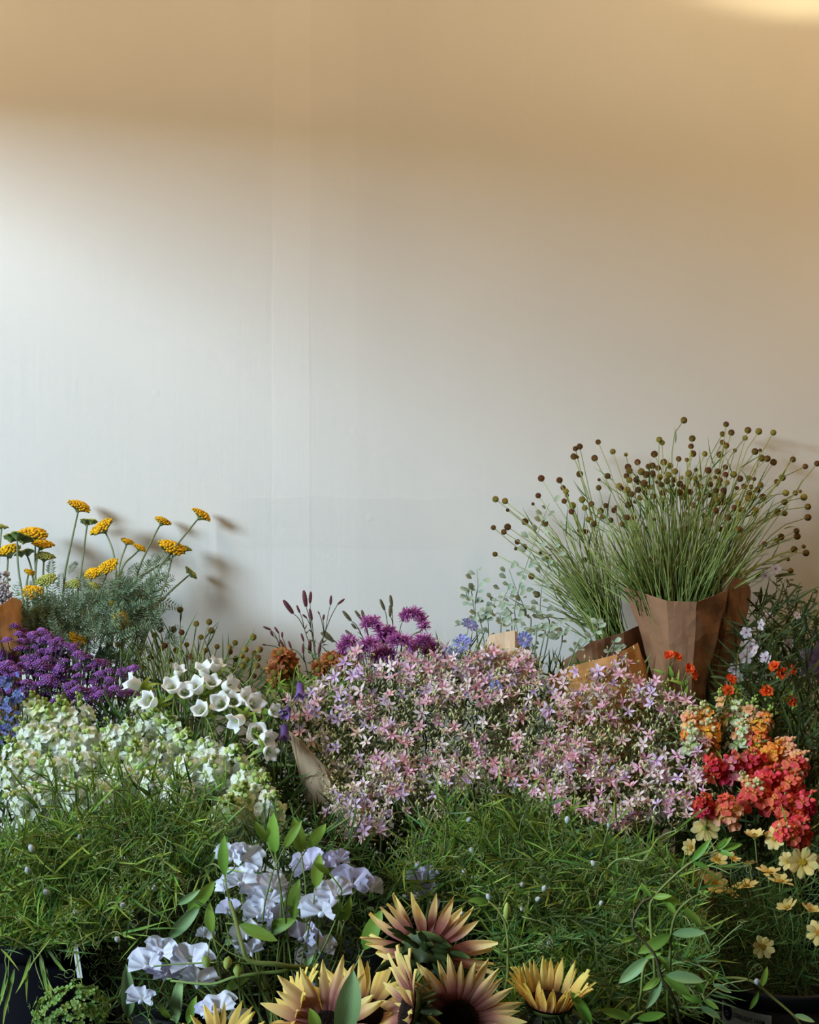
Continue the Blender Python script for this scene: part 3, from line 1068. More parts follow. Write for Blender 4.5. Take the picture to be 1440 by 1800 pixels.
paper('kraft_paper_wrap', [
    [(508, 1284, 2.80), (530, 1302, 2.74), (570, 1345, 2.72), (620, 1400, 2.76)],
    [(528, 1370, 2.80), (552, 1390, 2.74), (590, 1410, 2.72), (625, 1440, 2.76)],
    [(555, 1480, 2.80), (575, 1490, 2.75), (600, 1500, 2.74), (630, 1510, 2.77)],
    [(585, 1620, 2.83), (600, 1620, 2.80), (615, 1620, 2.80), (630, 1620, 2.83)],
], M_KRAFT_PALE, 'kraft paper corner sticking out at the end of the pink larkspur beside the white flowers', 5, 0.003, 'kraft paper wraps', 8)
paper('kraft_paper_wrap', [
    [(-50, 1066, 3.06), (-5, 1068, 3.0), (22, 1050, 3.03), (38, 1056, 3.14)],
    [(-45, 1130, 3.06), (-5, 1130, 3.0), (32, 1130, 3.02), (40, 1130, 3.10)],
    [(-40, 1300, 3.06), (-5, 1300, 3.02), (26, 1300, 3.04), (34, 1300, 3.10)],
], M_KRAFT_WARM, 'tan kraft paper wrap around grey statice at the left edge', 5, 0.0006, 'kraft paper wraps', 9)
paper('kraft_paper_wrap', [
    [(1170, 1512, 2.52), (1215, 1520, 2.50), (1262, 1560, 2.55)],
    [(1180, 1600, 2.52), (1220, 1610, 2.50), (1258, 1640, 2.55)],
    [(1190, 1760, 2.54), (1225, 1760, 2.53), (1250, 1760, 2.56)],
], M_KRAFT, 'grey-brown kraft paper in the shade between the leafy vine and the cosmos', 5, 0.003, 'kraft paper wraps', 10)
# ------------------------------------------------------------------ stems
def base_of(k, spread=0.05, z=0.30):
    x, y = BK[k]
    return Vector((x + U(-spread, spread), y + U(-spread, spread), z))


def stem_path(a, head, end=None, n=7, lift=0.45, pull=0.3):
    """from inside the bucket to the flower; end = direction in which the stem arrives"""
    d = head - a
    L = d.length
    end = Vector(end).normalized() if end is not None else d.normalized()
    return bez(a, a + Vector((d.x * 0.12, d.y * 0.12, L * lift)), head - end * (L * pull), head, n)


def in_poly(x, y, poly):
    c = False
    j = len(poly) - 1
    for i in range(len(poly)):
        xi, yi = poly[i]
        xj, yj = poly[j]
        if (yi > y) != (yj > y) and x < (xj - xi) * (y - yi) / (yj - yi) + xi:
            c = not c
        j = i
    return c


def fill_poly(poly, n, dmin, tries=6000):
    """n points spread over a polygon, at least about dmin apart"""
    xs = [p[0] for p in poly]
    ys = [p[1] for p in poly]
    out = []
    d = dmin
    k = 0
    while len(out) < n and k < tries:
        k += 1
        if k % 600 == 0:
            d *= 0.85
        x, y = U(min(xs), max(xs)), U(min(ys), max(ys))
        if in_poly(x, y, poly) and all((x - a) ** 2 + (y - b) ** 2 > d * d for a, b in out):
            out.append((x, y))
    return out


# ------------------------------------------------------------------ golden yarrow against the wall
def tdir(ang, fwd=0.0):
    """a direction in the picture plane: ang degrees from straight up towards the right, fwd > 0 tips it to the camera"""
    a = math.radians(ang)
    return Vector((math.sin(a), -fwd, math.cos(a))).normalized()


YARROW = [  # px, py, width px, tilt of the head, tip to the camera, lumpy, colour, depth, stem waypoints, label
    (140, 890, 40, 28, 0.25, 1, 'g', 3.40, [(136, 905), (124, 960), (108, 1035)], 'golden yarrow with two lobes on the tallest straight stem'),
    (155, 918, 30, 4, -0.35, 2, 'n', 3.40, [(152, 930), (145, 990), (134, 1050)], 'small green unripe yarrow head just beside the tallest gold one'),
    (179, 927, 44, -32, 0.45, 0, 'g', 3.36, [(186, 936), (202, 975), (207, 1050)], 'bright yellow yarrow disc tilted left on a bowed dark stem'),
    (224, 952, 24, 22, 0.2, 0, 'g', 3.38, [(221, 962), (209, 992), (206, 1050)], 'small gold yarrow head, upper of a pair on a forked stem'),
    (246, 963, 24, 30, 0.2, 0, 'g', 3.38, [(240, 972), (212, 995), (207, 1060)], 'small gold yarrow head, lower of a pair on a forked stem'),
    (286, 916, 30, 26, 0.2, 0, 'g', 3.41, [(279, 926), (258, 968), (238, 1010)], 'gold yarrow head alone on a long slanting stem'),
    (355, 905, 36, 36, 0.15, 0, 'g', 3.42, [(346, 914), (305, 965), (262, 1020)], 'gold yarrow head farthest to the side on the longest slanting stem'),
    (303, 963, 48, 24, 0.35, 1, 'g', 3.36, [(303, 980), (290, 1030), (276, 1060)], 'large gold yarrow head below the slanting pair, seen from the front'),
    (325, 964, 24, 20, 0.1, 0, 'n', 3.40, [(310, 975), (270, 1000), (236, 1020)], 'greenish yarrow head half hidden behind a large gold one'),
    (336, 1008, 30, 50, -0.1, 2, 'n', 3.42, [(326, 1016), (295, 1044), (262, 1078)], 'green yarrow head on a low branch that sticks out towards the bare wall'),
    (60, 938, 48, 12, 0.3, 1, 'g', 3.36, [(62, 955), (62, 1000), (64, 1060)], 'broad gold yarrow head above the green fan at the left'),
    (74, 956, 38, 14, 0.25, 0, 'g', 3.34, [(68, 966), (62, 1000), (62, 1060)], 'gold yarrow head tucked under a broader gold one'),
    (31, 946, 48, 4, -0.45, 2, 'n', 3.28, [(30, 958), (32, 1005), (44, 1065)], 'wide green yarrow fan seen from below on a pale stem'),
    (14, 968, 46, -14, 0.35, 1, 'g', 3.30, [(14, 985), (12, 1010), (16, 1060)], 'bright gold yarrow head at the left edge'),
    (44, 972, 34, -16, -0.2, 2, 'n', 3.36, [(50, 980), (58, 1010), (60, 1050)], 'small green yarrow head behind the bright gold one at the left edge'),
    (52, 1006, 20, 26, 0.3, 0, 'g', 3.30, [(49, 1012), (46, 1030), (48, 1060)], 'tiny gold yarrow head low among the stems'),
    (78, 978, 34, 10, 0.3, 0, 'n', 3.34, [(77, 988), (76, 1015), (76, 1060)], 'pale green yarrow head on a short upright stem'),
    (82, 1020, 36, -8, 0.6, 1, 'n', 3.26, [(82, 1028), (84, 1050), (86, 1080)], 'pale green lobed yarrow head facing forward'),
    (57, 1041, 36, 4, 0.75, 0, 'y', 3.18, [(57, 1050), (60, 1080), (64, 1110)], 'yellow-green yarrow head low at the left, facing forward'),
    (68, 1078, 32, 18, 0.35, 0, 'g', 3.14, [(68, 1086), (70, 1100), (74, 1120)], 'flat gold yarrow head above the purple verbena'),
    (164, 1008, 34, -10, 0.6, 1, 'g', 3.24, [(160, 1018), (152, 1045), (148, 1080)], 'deep gold yarrow head, darker half of the big double head'),
    (190, 996, 38, -24, 0.7, 1, 'y', 3.24, [(188, 1010), (170, 1045), (158, 1085)], 'bright gold crumbly yarrow head, sunlit half of the big double head'),
    (128, 1027, 28, 0, 0.6, 0, 'n', 3.28, [(128, 1034), (128, 1060), (128, 1080)], 'pale green yarrow head between leaves under the tall gold stems'),
    (163, 1030, 24, 20, 0.4, 0, 'n', 3.22, [(158, 1036), (146, 1070), (136, 1100)], 'small mixed green and gold yarrow head under the big double head'),
    (234, 1044, 30, 34, 0.2, 0, 'g', 3.16, [(230, 1054), (212, 1080), (186, 1116)], 'gold yarrow head on a pale forked stem in front of the leaves'),
    (268, 1063, 28, 78, 0.35, 0, 'g', 3.18, [(258, 1068), (240, 1082), (220, 1100)], 'gold yarrow disc turned on edge in front of the dark leaves'),
    (214, 1092, 38, 62, 0.6, 1, 'g', 3.08, [(204, 1096), (190, 1110), (172, 1130)], 'rusty gold yarrow head hanging vertically above the verbena'),
    (136, 1124, 34, 40, 0.5, 0, 'g', 3.06, [(130, 1130), (124, 1140), (120, 1150)], 'shaded gold yarrow head just above the purple verbena'),
    (3, 926, 24, 10, 0.0, 2, 'n', 3.34, [(2, 935), (-2, 980), (-4, 1050)], 'green yarrow head cut by the left edge'),
]
YT = []
for (px, py, w, ang, fw, vi, c, Y, way, lab) in YARROW:
    Y = min(3.45, Y + 0.04)
    head = P(px, py, Y)
    b = base_of('yarrow', 0.04)
    t = thing('yarrow_stem', lab, 'flower', b, 'golden yarrow bunch')
    YT.append((px, t))
    pts = [b] + [P(x, y, Y + (3.25 - Y) * k / 3) for k, (x, y) in reversed(list(enumerate(way)))] + [head]
    m = MB()
    m.tube(chaikin(pts, 3), 0.0032, 0.0020, 5)
    part('stem', m.mesh('yarrow_stem', MM['stem_grey']), t)
    d = tdir(ang, fw)
    col = {'g': 'yarrow_gold', 'y': 'yarrow_gold', 'n': 'yarrow_green'}[c]
    part('flower_head', UMB[col][vi if vi < 4 else 0], t, at(head, d, pxm(w * 0.53, Y), U(0, 6)))
    # feathery leaves on the lower stem
    low = P(way[-1][0], way[-1][1], 3.2)
    for k in range(6):
        p0 = low + Vector((U(-.035, .035), U(-.06, .02), U(-.10, -.03)))
        dd = Vector((U(-1, 1), U(-.9, .2), U(0.1, 1.3)))
        part('leaf', R.choice(FERN), t, along(p0, dd, (0, -1, 0.4), U(0.055, 0.10)))
# upright leaves that stand out against the wall
for (px, py, ex, ey) in ((120, 1010, 136, 988), (222, 1010, 245, 990), (258, 1012, 275, 975), (270, 1010, 298, 970), (90, 1020, 92, 985), (250, 1040, 290, 1008), (128, 990, 135, 992), (255, 1050, 300, 1015), (200, 1050, 212, 1005), (150, 1050, 140, 1010), (60, 1060, 48, 1025), (232, 1030, 262, 985), (180, 1060, 196, 1020), (110, 1050, 108, 1010)):
    p, e = P(px, py, 3.36), P(ex, ey, 3.38)
    part('leaf', R.choice(FERN), min(YT, key=lambda q: abs(q[0] - ex))[1], along(p, e - p, (0, -1, .3), (e - p).length * 1.15, (e - p).length * 1.3))
# dense grey-green base of the bunch
m = MB()
FT = [make_fern(9) for _ in range(4)]
for (x, y) in fill_poly([(40, 1075), (120, 1052), (235, 1040), (285, 1058), (280, 1100), (215, 1130), (130, 1140), (40, 1130)], 240, 7):
    p0 = P(x, y, 3.30 - max(0, (y - 1010)) * 0.0018 + U(-.04, .04))
    m.add(R.choice(FT), along(p0, Vector((U(-1, 1), U(-.8, .3), U(-.2, 1.0))), (0, -1, .4), U(.04, .075)), U(0, 1))
solo('yarrow_foliage', m.mesh('yarrow_foliage', MM['leaf_fern']), 'dense feathery grey-green leaves at the foot of the yarrow', 'foliage', kind='stuff')

# ------------------------------------------------------------------ ball-headed flowers
def ball_stem(key, px, py, Y, size, col, way, label, group, mat_='stem_olive', r=0.0013, blade=True):
    head = P(px, py, Y)
    b = base_of(key, 0.045, 0.34)
    t = thing('ball_flower', label, 'flower', b, group)
    pts = [b] + way + [head]
    m = MB()
    m.tube(spline(pts, 3), r * 1.4, r * 0.8, 4)
    part('stem', m.mesh('ball_flower_stem', MM[mat_]), t)
    s = pxm(size * 0.5, Y)
    part('flower_head', HBALL[col], t, at(head, (head - way[-1]), s))
    if blade:
        p0 = pts[-2].lerp(pts[-1], U(0.0, 0.35))
        part('leaf', R.choice(BLADE_D), t, along(p0, (head - p0).normalized() + Vector((U(-.6, .6), U(-.4, .2), U(-.2, .3))), (0, -1, .3), U(.05, .09), 0.045))


LOLLI = [(870, 45), (1048, 62), (1033, 103), (1070, 97), (1140, 87), (1186, 92), (1247, 97), (1128, 120), (1032, 138), (1048, 152), (905, 122), (900, 155), (908, 186), (766, 127), (778, 140), (570, 177), (625, 190), (508, 137),
         (412, 165), (430, 156), (405, 198), (420, 200), (493, 205), (430, 272), (268, 290), (345, 298), (360, 330), (372, 345), (376, 362), (255, 363), (75, 378), (115, 386), (126, 424), (233, 398), (200, 473), (66, 498), (110, 516),
         (126, 495), (73, 610), (167, 558), (160, 587), (195, 580), (60, 798), (227, 703), (250, 780), (342, 575), (283, 480), (365, 386), (395, 430), (450, 635), (423, 690), (345, 775), (300, 620), (265, 605), (512, 296), (548, 280), (634, 242), (674, 222), (690, 262),
         (745, 188), (785, 222), (848, 208), (882, 212), (958, 187), (1022, 190), (1045, 243), (1085, 172), (1170, 177), (1192, 172), (1198, 205), (1222, 207), (1248, 222), (1330, 210), (1382, 240), (1432, 228), (1285, 287), (1262, 305),
         (1300, 352), (1340, 352), (1360, 345), (1376, 370), (1295, 390), (1393, 410), (1265, 432), (1295, 438), (1393, 455), (1345, 512), (1348, 535), (1280, 537), (1262, 552), (1375, 578), (1335, 590), (1385, 605), (1310, 633), (1210, 568),
         (1320, 680), (1165, 440), (1115, 425), (1100, 505), (1010, 380), (1003, 555), (985, 480), (915, 480), (890, 505), (918, 505), (877, 588), (805, 605), (740, 630), (660, 460), (630, 455), (575, 425), (540, 405), (527, 452), (490, 483),
         (480, 398), (440, 380), (430, 510), (400, 405), (455, 515), (510, 330), (597, 323), (628, 280), (640, 258), (668, 296), (720, 240), (738, 268), (622, 455)]
LOLLI += fill_poly([(600, 330), (700, 230), (860, 230), (1000, 260), (1120, 250), (1220, 300), (1200, 400), (1050, 420), (900, 380), (760, 360), (650, 400)], 78, 20)
LOLLI += fill_poly([(440, 380), (600, 400), (800, 400), (1000, 400), (1180, 420), (1120, 520), (900, 520), (650, 500), (450, 470)], 26, 50)


def ball_zone(x, y):
    if x < 300:
        return 'brown ball flower on a stray stem reaching left over the bare wall'
    if x < 500:
        return 'brown ball flower at the left side of the big bunch, against the wall'
    if y < 215:
        return 'brown ball flower standing highest along the top of the big bunch' if x < 1000 else 'brown ball flower standing highest at the upper right of the big bunch'
    if x > 1240:
        return 'brown ball flower fanning out at the right side of the big bunch'
    if y > 440:
        return 'brown ball flower low among the green stems above the paper cone'
    return 'brown ball flower in the crowded middle band of the big bunch' if x < 850 else 'brown ball flower in the crowded right half of the big bunch'


for (cx_, cy_) in LOLLI:
    px, py = 840 + cx_ / 2.4, 720 + cy_ / 2.4
    back = cx_ < 460
    edge = cy_ < 240 or cx_ > 1230 or back
    Y = U(3.36, 3.44) if edge else U(3.08, 3.36)
    key = 'ballback' if back else 'ballwrap'
    if back:
        mouth = P(1075 + U(-30, 25), 1130, 3.24 + U(-.05, .05))
        q = P(px + (1075 - px) * U(.42, .55), py + (1130 - py) * U(.30, .42), Y - 0.03)
    else:
        mx_ = 1190 + (px - 1190) * 0.30 + U(-16, 16)
        mouth = P(min(1268, max(1118, mx_)), 1075, 3.17 + U(-.05, .07))
        q = P(px + (mouth.x * FOC / 3.2 + 720 - px) * U(.30, .5), py + (1040 - py) * U(.22, .4), Y * 0.5 + 1.6)
        q.y = min(Y, q.y)
        q += Vector((U(-.022, .022), 0, U(-.01, .02)))
    low = Vector((BK[key][0], BK[key][1], 0.34)).lerp(mouth, 0.5) + Vector((U(-.015, .015), U(-.01, .01), 0))
    sz = U(9.5, 13) if not (cy_ > 150 and U(0, 1) < .15) else U(6, 8)
    ball_stem(key, px, py, Y, sz, R.choice(['ball_brown', 'ball_brown', 'ball_olive', 'ball_rust'] if cy_ < 500 else ['ball_rust', 'ball_brown']), [low, mouth, q],
              ball_zone(cx_, cy_), 'big bunch of brown ball flowers', blade=U(0, 1) < 0.75)
# the thick grass-like stems and leaves of the same bunch
m = MB()
for i in range(680):
    left = U(0, 1) < 0.27
    if left:
        a = P(1085 + U(-35, 20), U(1100, 1160), 3.26 + U(-.05, .06))
        e = P(U(925, 1085), U(900, 1080), U(3.28, 3.42))
    else:
        s = U(-1, 1)
        a = P(1192 + s * 68, U(1045, 1085), 3.17 + U(-.05, .09))
        e = P(1200 + s * 150 + U(-40, 40), U(850, 990) + abs(s) * 40, U(3.08, 3.38))
    mid = a.lerp(e, .55) + Vector((U(-.01, .01), U(-.01, .01), U(0, .02)))
    pts = spline([a, mid, e], 3)
    if i % 2:
        m.tube(pts, 0.0015, 0.0009, 3)
    else:
        d = e - a
        m.add(R.choice(BLADE_T), along(a.lerp(e, U(0, .5)), d.normalized() + Vector((U(-.25, .25), U(-.2, .2), 0)), (U(-.5, .5), -1, .2), d.length * U(.4, .6), 0.05), U(0, 1))
solo('ball_flower_foliage', m.mesh('ball_flower_foliage', MM['stem_olive']), 'thick grassy stems and leaves filling the big bunch of ball flowers', 'foliage', kind='stuff')

# the lower olive bunch between yarrow and bellflowers
LOW = [(x / 3, 860 + y / 3) for x, y in ((950, 635), (1035, 710), (1103, 700), (1115, 745), (915, 740), (958, 755), (1145, 830), (1240, 810), (1335, 780), (1210, 835), (1213, 858), (1295, 845), (1340, 865), (1370, 845), (1278, 880), (1245, 895), (1300, 900),
                                          (1360, 890), (1355, 930), (1340, 985), (1280, 930), (760, 635), (735, 660), (785, 695), (815, 770), (665, 780), (715, 780), (530, 860), (620, 820), (580, 830), (850, 840), (870, 825), (1010, 885), (900, 905), (760, 945),
                                          (790, 890), (690, 870), (845, 740), (705, 700), (590, 600), (985, 820), (1060, 780), (1085, 850), (930, 850), (700, 930))]
for (px, py) in LOW:
    Y = U(3.10, 3.30)
    out = px > 375
    way = [Vector((BK['ballsmall'][0], BK['ballsmall'][1], 0.5)), P(320 + (px - 320) * (0.45 if out else 0.55), 1190, 3.14 + U(-.03, .03)), P(px + (320 - px) * 0.18, py + 34, Y)]
    ball_stem('ballsmall', px, py, Y, U(9.5, 12.5), R.choice(['ball_olive', 'ball_olive', 'ball_olive', 'ball_brown', 'ball_rust']), way,
              'olive-yellow ball flower on a wiry stem leaning out over the white bellflowers' if out else ('rusty olive ball flower in the tangle below the yarrow leaves' if px < 270 else 'olive ball flower in the low bunch between the yarrow and the white bellflowers'),
              'low bunch of olive ball flowers')
m = MB()
for (x, y) in fill_poly([(200, 1150), (260, 1140), (350, 1150), (390, 1180), (380, 1230), (210, 1230)], 260, 5):
    p0 = P(x, y + 10, U(3.05, 3.24))
    m.add(R.choice(BLADE_T), along(p0, Vector((U(-.5, .5), U(-.4, .2), 1)), (U(-.5, .5), -1, .2), U(.03, .065), 0.04), U(0, 1))
solo('olive_foliage', m.mesh('olive_foliage', MM['stem_olive']), 'grassy leaves of the low olive ball flower bunch', 'foliage', kind='stuff')

# ------------------------------------------------------------------ burnet: cigar-shaped heads, some in fuzzy purple bloom
def cigar(n=9):
    m = MB()
    for k in range(70):
        t = (k + .5) / 70
        a = k * 2.4
        rr = 0.105 * math.sin(PI * min(1, 0.08 + t * 0.90)) ** 0.6
        m.add(BALL1, T_((math.cos(a) * rr, math.sin(a) * rr, t)) @ S_(0.05, 0.05, 0.035), U(0, 1), 0)
    m.lathe([(0.03, 0), (0.10, 0.12), (0.115, 0.5), (0.10, 0.85), (0.03, 1.0)], 7, None, 0)
    return m


CIG = {c: cigar().mesh('burnet_spike', [MM[c]]) for c in ('sang_maroon', 'sang_green')}
BURNET = [  # (label, colour, [(x, y, lean, length px)], joint, foot)
    ('thin maroon burnet spike slanting left, highest of the left-hand spray', 'sang_maroon', [(515, 1078, -36, 28), (527, 1077, -22, 14)], (535, 1105), (552, 1165)),
    ('two upright maroon burnet spikes side by side at the top of the spray', 'sang_maroon', [(538, 1066, -8, 28), (545, 1060, 4, 20)], (547, 1105), (556, 1165)),
    ('maroon burnet spike below the two upright ones, with small buds', 'sang_maroon', [(548, 1090, -10, 20), (539, 1086, -50, 9)], (551, 1120), (557, 1165)),
    ('burnet stem with one short maroon spike on a straight upright stalk', 'sang_maroon', [(581, 1063, 4, 16)], (572, 1110), (560, 1165)),
    ('burnet stem with one slim spike leaning right', 'sang_maroon', [(594, 1062, 52, 15), (568, 1090, 10, 10), (562, 1080, -30, 6)], (570, 1115), (562, 1165)),
    ('low burnet spray with three small spikes leaning left over the orange flowers', 'sang_maroon', [(476, 1107, -68, 14), (480, 1118, -28, 10), (490, 1113, -34, 13)], (492, 1135), (512, 1170)),
    ('burnet stalk with two short spikes among the orange flowers', 'sang_maroon', [(468, 1134, -78, 7), (496, 1120, 0, 9), (500, 1138, -32, 16)], (505, 1150), (520, 1175)),
    ('burnet stalk with three dark spikes standing just above the orange flowers', 'sang_maroon', [(533, 1148, 0, 16), (534, 1127, -18, 14), (512, 1140, -20, 14)], (534, 1160), (540, 1180)),
    ('burnet stalk with two dark spikes close together beside the green stems', 'sang_maroon', [(544, 1148, 4, 22), (561, 1148, 8, 18)], (552, 1160), (552, 1180)),
    ('burnet with a plump olive spike drooping left beside the fuzzy purple bloom', 'sang_green', [(586, 1128, -42, 26), (582, 1125, -54, 22)], (596, 1138), (610, 1170)),
    ('burnet with one olive spike slanting left above the fuzzy purple bloom', 'sang_green', [(617, 1091, -40, 22), (626, 1105, -42, 12)], (635, 1115), (652, 1165)),
    ('burnet with two olive spikes crossing in front of the fuzzy purple bloom', 'sang_green', [(635, 1088, -36, 18), (641, 1092, -14, 20)], (648, 1120), (658, 1165)),
    ('burnet with a long olive spike bending over from the left of the bloom', 'sang_green', [(622, 1122, -46, 20)], (632, 1135), (645, 1170)),
    ('burnet with a single tall olive spike leaning slightly left', 'sang_green', [(676, 1072, -22, 20)], (681, 1095), (676, 1165)),
    ('burnet with two touching olive spikes, tallest of the purple clump', 'sang_green', [(686, 1084, 0, 20), (689, 1066, -8, 20)], (691, 1100), (684, 1165)),
    ('burnet with an upright olive spike beside the arching purple bloom', 'sang_green', [(708, 1092, 6, 24), (680, 1132, 2, 24)], (702, 1115), (694, 1165)),
]
for (lab, col, heads, j, foot) in BURNET:
    b = base_of('burnet', 0.05)
    t = thing('burnet_stem', lab, 'flower', b, 'burnet bunch at the wall')
    Y = U(3.14, 3.26)
    m = MB()
    J, Fp = P(j[0], j[1], Y), P(foot[0], foot[1], 3.2)
    m.tube(spline([b, b.lerp(Fp, .6), Fp, J], 4), 0.0017, 0.0012, 4)
    for (x, y, an, ln) in heads:
        h = P(x, y, Y)
        m.tube(spline([J, J.lerp(h, .5) + Vector((0, 0, .006)), h], 3), 0.0011, 0.0009, 4)
        s = pxm(ln, Y)
        part('flower_spike', CIG[col], t, at(h, tdir(an), s) @ S_(1.15 if ln > 12 else 1.6, 1.15 if ln > 12 else 1.6, 1))
    for k in range(2):
        q = J.lerp(Fp, U(0, .5))
        m.add(R.choice(BLADE_T), along(q, Vector((U(-1, 1), -.2, .6)), (0, -1, 0), .014, .05), U(0, 1))
    part('stem', m.mesh('burnet_stem', MM['stem_dark']), t)


def fuzz(path, r, n=420):
    m = MB()
    sp = spline(path, 6)
    m.tube(sp, r * 0.30, r * 0.18, 6, 0, 0, .3)
    for i in range(n):
        t = U(0, 1) * (len(sp) - 1.001)
        k = int(t)
        p = sp[k].lerp(sp[k + 1], t - k)
        d = rdir(1.0, (U(-1, 1), U(-1, 1), U(-.6, 1)))
        e = p + d * r * U(.6, 1.1) + Vector((0, 0, -.15 * r))
        s = d.cross(Vector((U(-1, 1), U(-1, 1), U(-1, 1)))).normalized() * 0.0007
        bi = len(m.V)
        rv = U(0, 1)
        for q, uu in ((p - s, .2), (p + s, .2), (e + s * 1.2, 1.), (e - s * 1.2, 1.)):
            m.V.append(q); m.u.append(uu); m.v.append(0); m.r.append(rv)
        m.F.append((bi, bi + 1, bi + 2, bi + 3)); m.m.append(0)
    return m


FUZZ = [([(672, 1132), (668, 1112), (660, 1092), (646, 1090), (644, 1100)], 11, (668, 1170), 'fuzzy purple burnet bloom arching up in the middle of the clump'),
        ([(745, 1104), (742, 1088), (732, 1076), (716, 1076), (712, 1086)], 11, (706, 1170), 'fuzzy magenta burnet bloom arched over highest against the wall'),
        ([(600, 1158), (602, 1140), (612, 1124), (622, 1130)], 11, (640, 1175), 'fuzzy lilac burnet bloom at the left end of the clump'),
        ([(624, 1160), (634, 1142), (648, 1128), (660, 1132)], 12, (650, 1175), 'fuzzy lilac burnet bloom low at the left of the clump'),
        ([(655, 1158), (668, 1148), (684, 1146), (690, 1160)], 12, (668, 1178), 'fuzzy lilac burnet bloom just above the pink larkspur'),
        ([(688, 1128), (696, 1122), (714, 1124), (724, 1140)], 11, (700, 1172), 'fuzzy dark magenta burnet bloom below the tall olive spikes'),
        ([(676, 1118), (682, 1108), (688, 1108), (692, 1118)], 9, (682, 1170), 'small fuzzy reddish burnet tuft between two larger blooms'),
        ([(726, 1144), (738, 1124), (752, 1126), (764, 1144)], 13, (728, 1176), 'fuzzy plum burnet bloom at the right of the clump'),
        ([(748, 1146), (762, 1138), (776, 1146), (786, 1158)], 12, (742, 1178), 'fuzzy plum burnet bloom at the far right end of the clump')]
for (path, rp, foot, lab) in FUZZ:
    b = base_of('burnet', 0.05)
    t = thing('burnet_stem', lab, 'flower', b, 'burnet bunch at the wall')
    Y = U(3.06, 3.18)
    pts = [P(x, y, Y) for x, y in path]
    part('flower_spike', fuzz(pts, pxm(rp * 1.35, Y), 620).mesh('burnet_bloom', MM['sang_fuzz']), t)
    m = MB()
    m.tube(spline([b, P(foot[0], foot[1], 3.12), pts[0]], 5), 0.0018, 0.0013, 4)
    part('stem', m.mesh('burnet_stem', MM['stem_green']), t)


# ------------------------------------------------------------------ rust-orange double daisies
def make_daisy(n1=13, n2=10):
    m = MB()
    for k in range(n1):
        petal(m, ringM(k * 2 * PI / n1 + U(-.15, .15), U(-.2, .3), 0.10), 0.42, 0.24, prof_oval, -0.25, -0.15, 0.06, 1.5, 4, 2, 0)
    for k in range(n2):
        petal(m, ringM(k * 2 * PI / n2 + U(-.2, .2), U(.5, 1.0), 0.06), 0.32, 0.20, prof_oval, -0.2, -0.2, 0.05, 1.5, 4, 2, 0)
    m.add(BALL2, T_((0, 0, .06)) @ S_(.17, .17, .12), None, 1)
    return m


DAISY = [make_daisy().mesh('daisy_flower', [MM['daisy_rust'], MM['daisy_centre']]) for _ in range(3)]
DZ = [(492, 1150, 40, (-.1, -.6, .8), 'rust-brown daisy facing up at the top of the orange cluster'), (500, 1163, 50, (.2, -1, .25), 'bright orange double daisy at the front of the rusty cluster'),
      (484, 1182, 44, (-.5, -.8, -.2), 'dull brown daisy hanging at the lower left of the cluster'), (482, 1196, 30, (-.2, -1, .1), 'yellow-orange daisy lowest in the rusty cluster'),
      (582, 1158, 38, (.1, -.7, .6), 'rusty orange daisy partly hidden by the purple bloom'), (612, 1172, 46, (.3, -.9, .3), 'dark red-orange cup-shaped daisy beside the purple bloom'),
      (560, 1176, 34, (-.2, -.8, -.3), 'brown fading daisy between the green stems'), (512, 1178, 36, (.3, -.9, -.2), 'dark brown daisy tucked under the bright orange one')]
for (px, py, w, n, lab) in DZ:
    b = base_of('burnet', 0.05)
    t = thing('rust_daisy', lab, 'flower', b, 'rust-orange daisies')
    Y = U(3.02, 3.10)
    h = P(px, py, Y)
    part('flower_head', R.choice(DAISY), t, at(h, n, pxm(w * 1.05, Y), U(0, 6)))
    m = MB()
    m.tube(stem_path(b, h - Vector(n).normalized() * .004, n), 0.002, 0.0016, 5)
    part('stem', m.mesh('daisy_stem', MM['stem_green']), t)
    for k in range(3):
        part('leaf', R.choice(BLADE), t, along(h + Vector((U(-.02, .02), U(-.01, .02), U(-.07, -.02))), Vector((U(-1, 1), -.4, U(-.4, .6))), (0, -1, .5), U(.03, .06), .07))
# pale slim leaves below them
m = MB()
for (x, y) in fill_poly([(470, 1210), (520, 1190), (620, 1195), (640, 1225), (560, 1250), (490, 1240)], 120, 6):
    m.add(R.choice(BLADE_T), along(P(x, y, U(2.98, 3.12)), Vector((U(-1, 1), U(-.7, .2), U(-.3, 1))), (0, -1, .4), U(.03, .06), .07), U(0, 1))
solo('daisy_foliage', m.mesh('daisy_foliage', MM['blade_green']), 'pale green slender leaves below the rust-orange daisies', 'foliage', kind='stuff')
# tall pale green stalk bending in front of them, and three purple bellflowers hanging in the gap
PB = [((528, 1216), (.1, -.5, -1), 40, 'deep purple bellflower hanging below the orange daisies'), ((503, 1252), (-.3, -.8, -.4), 34, 'lilac bellflower at the edge of the gap beside the white flowers'),
      ((500, 1290), (.05, -.5, -1), 40, 'violet bellflower hanging lowest in the gap beside the kraft paper')]
for ((px, py), n, w, lab) in PB:
    Y = 2.72
    b = Vector((BK['snapb'][0] + .07, BK['snapb'][1], .34))
    t = thing('purple_bellflower', lab, 'flower', b, 'purple bellflowers')
    h = P(px, py, Y)
    part('bell', BELLP[0], t, at(h, n, pxm(w * 0.62, Y), U(0, 6)) @ S_(.8, .8, 1.3))
    m = MB()
    m.tube(stem_path(b, h - Vector(n).normalized() * pxm(w * .5, Y), n, 8), 0.0018, 0.0012, 4)
    part('stem', m.mesh('bellflower_stem', MM['stem_green']), t)

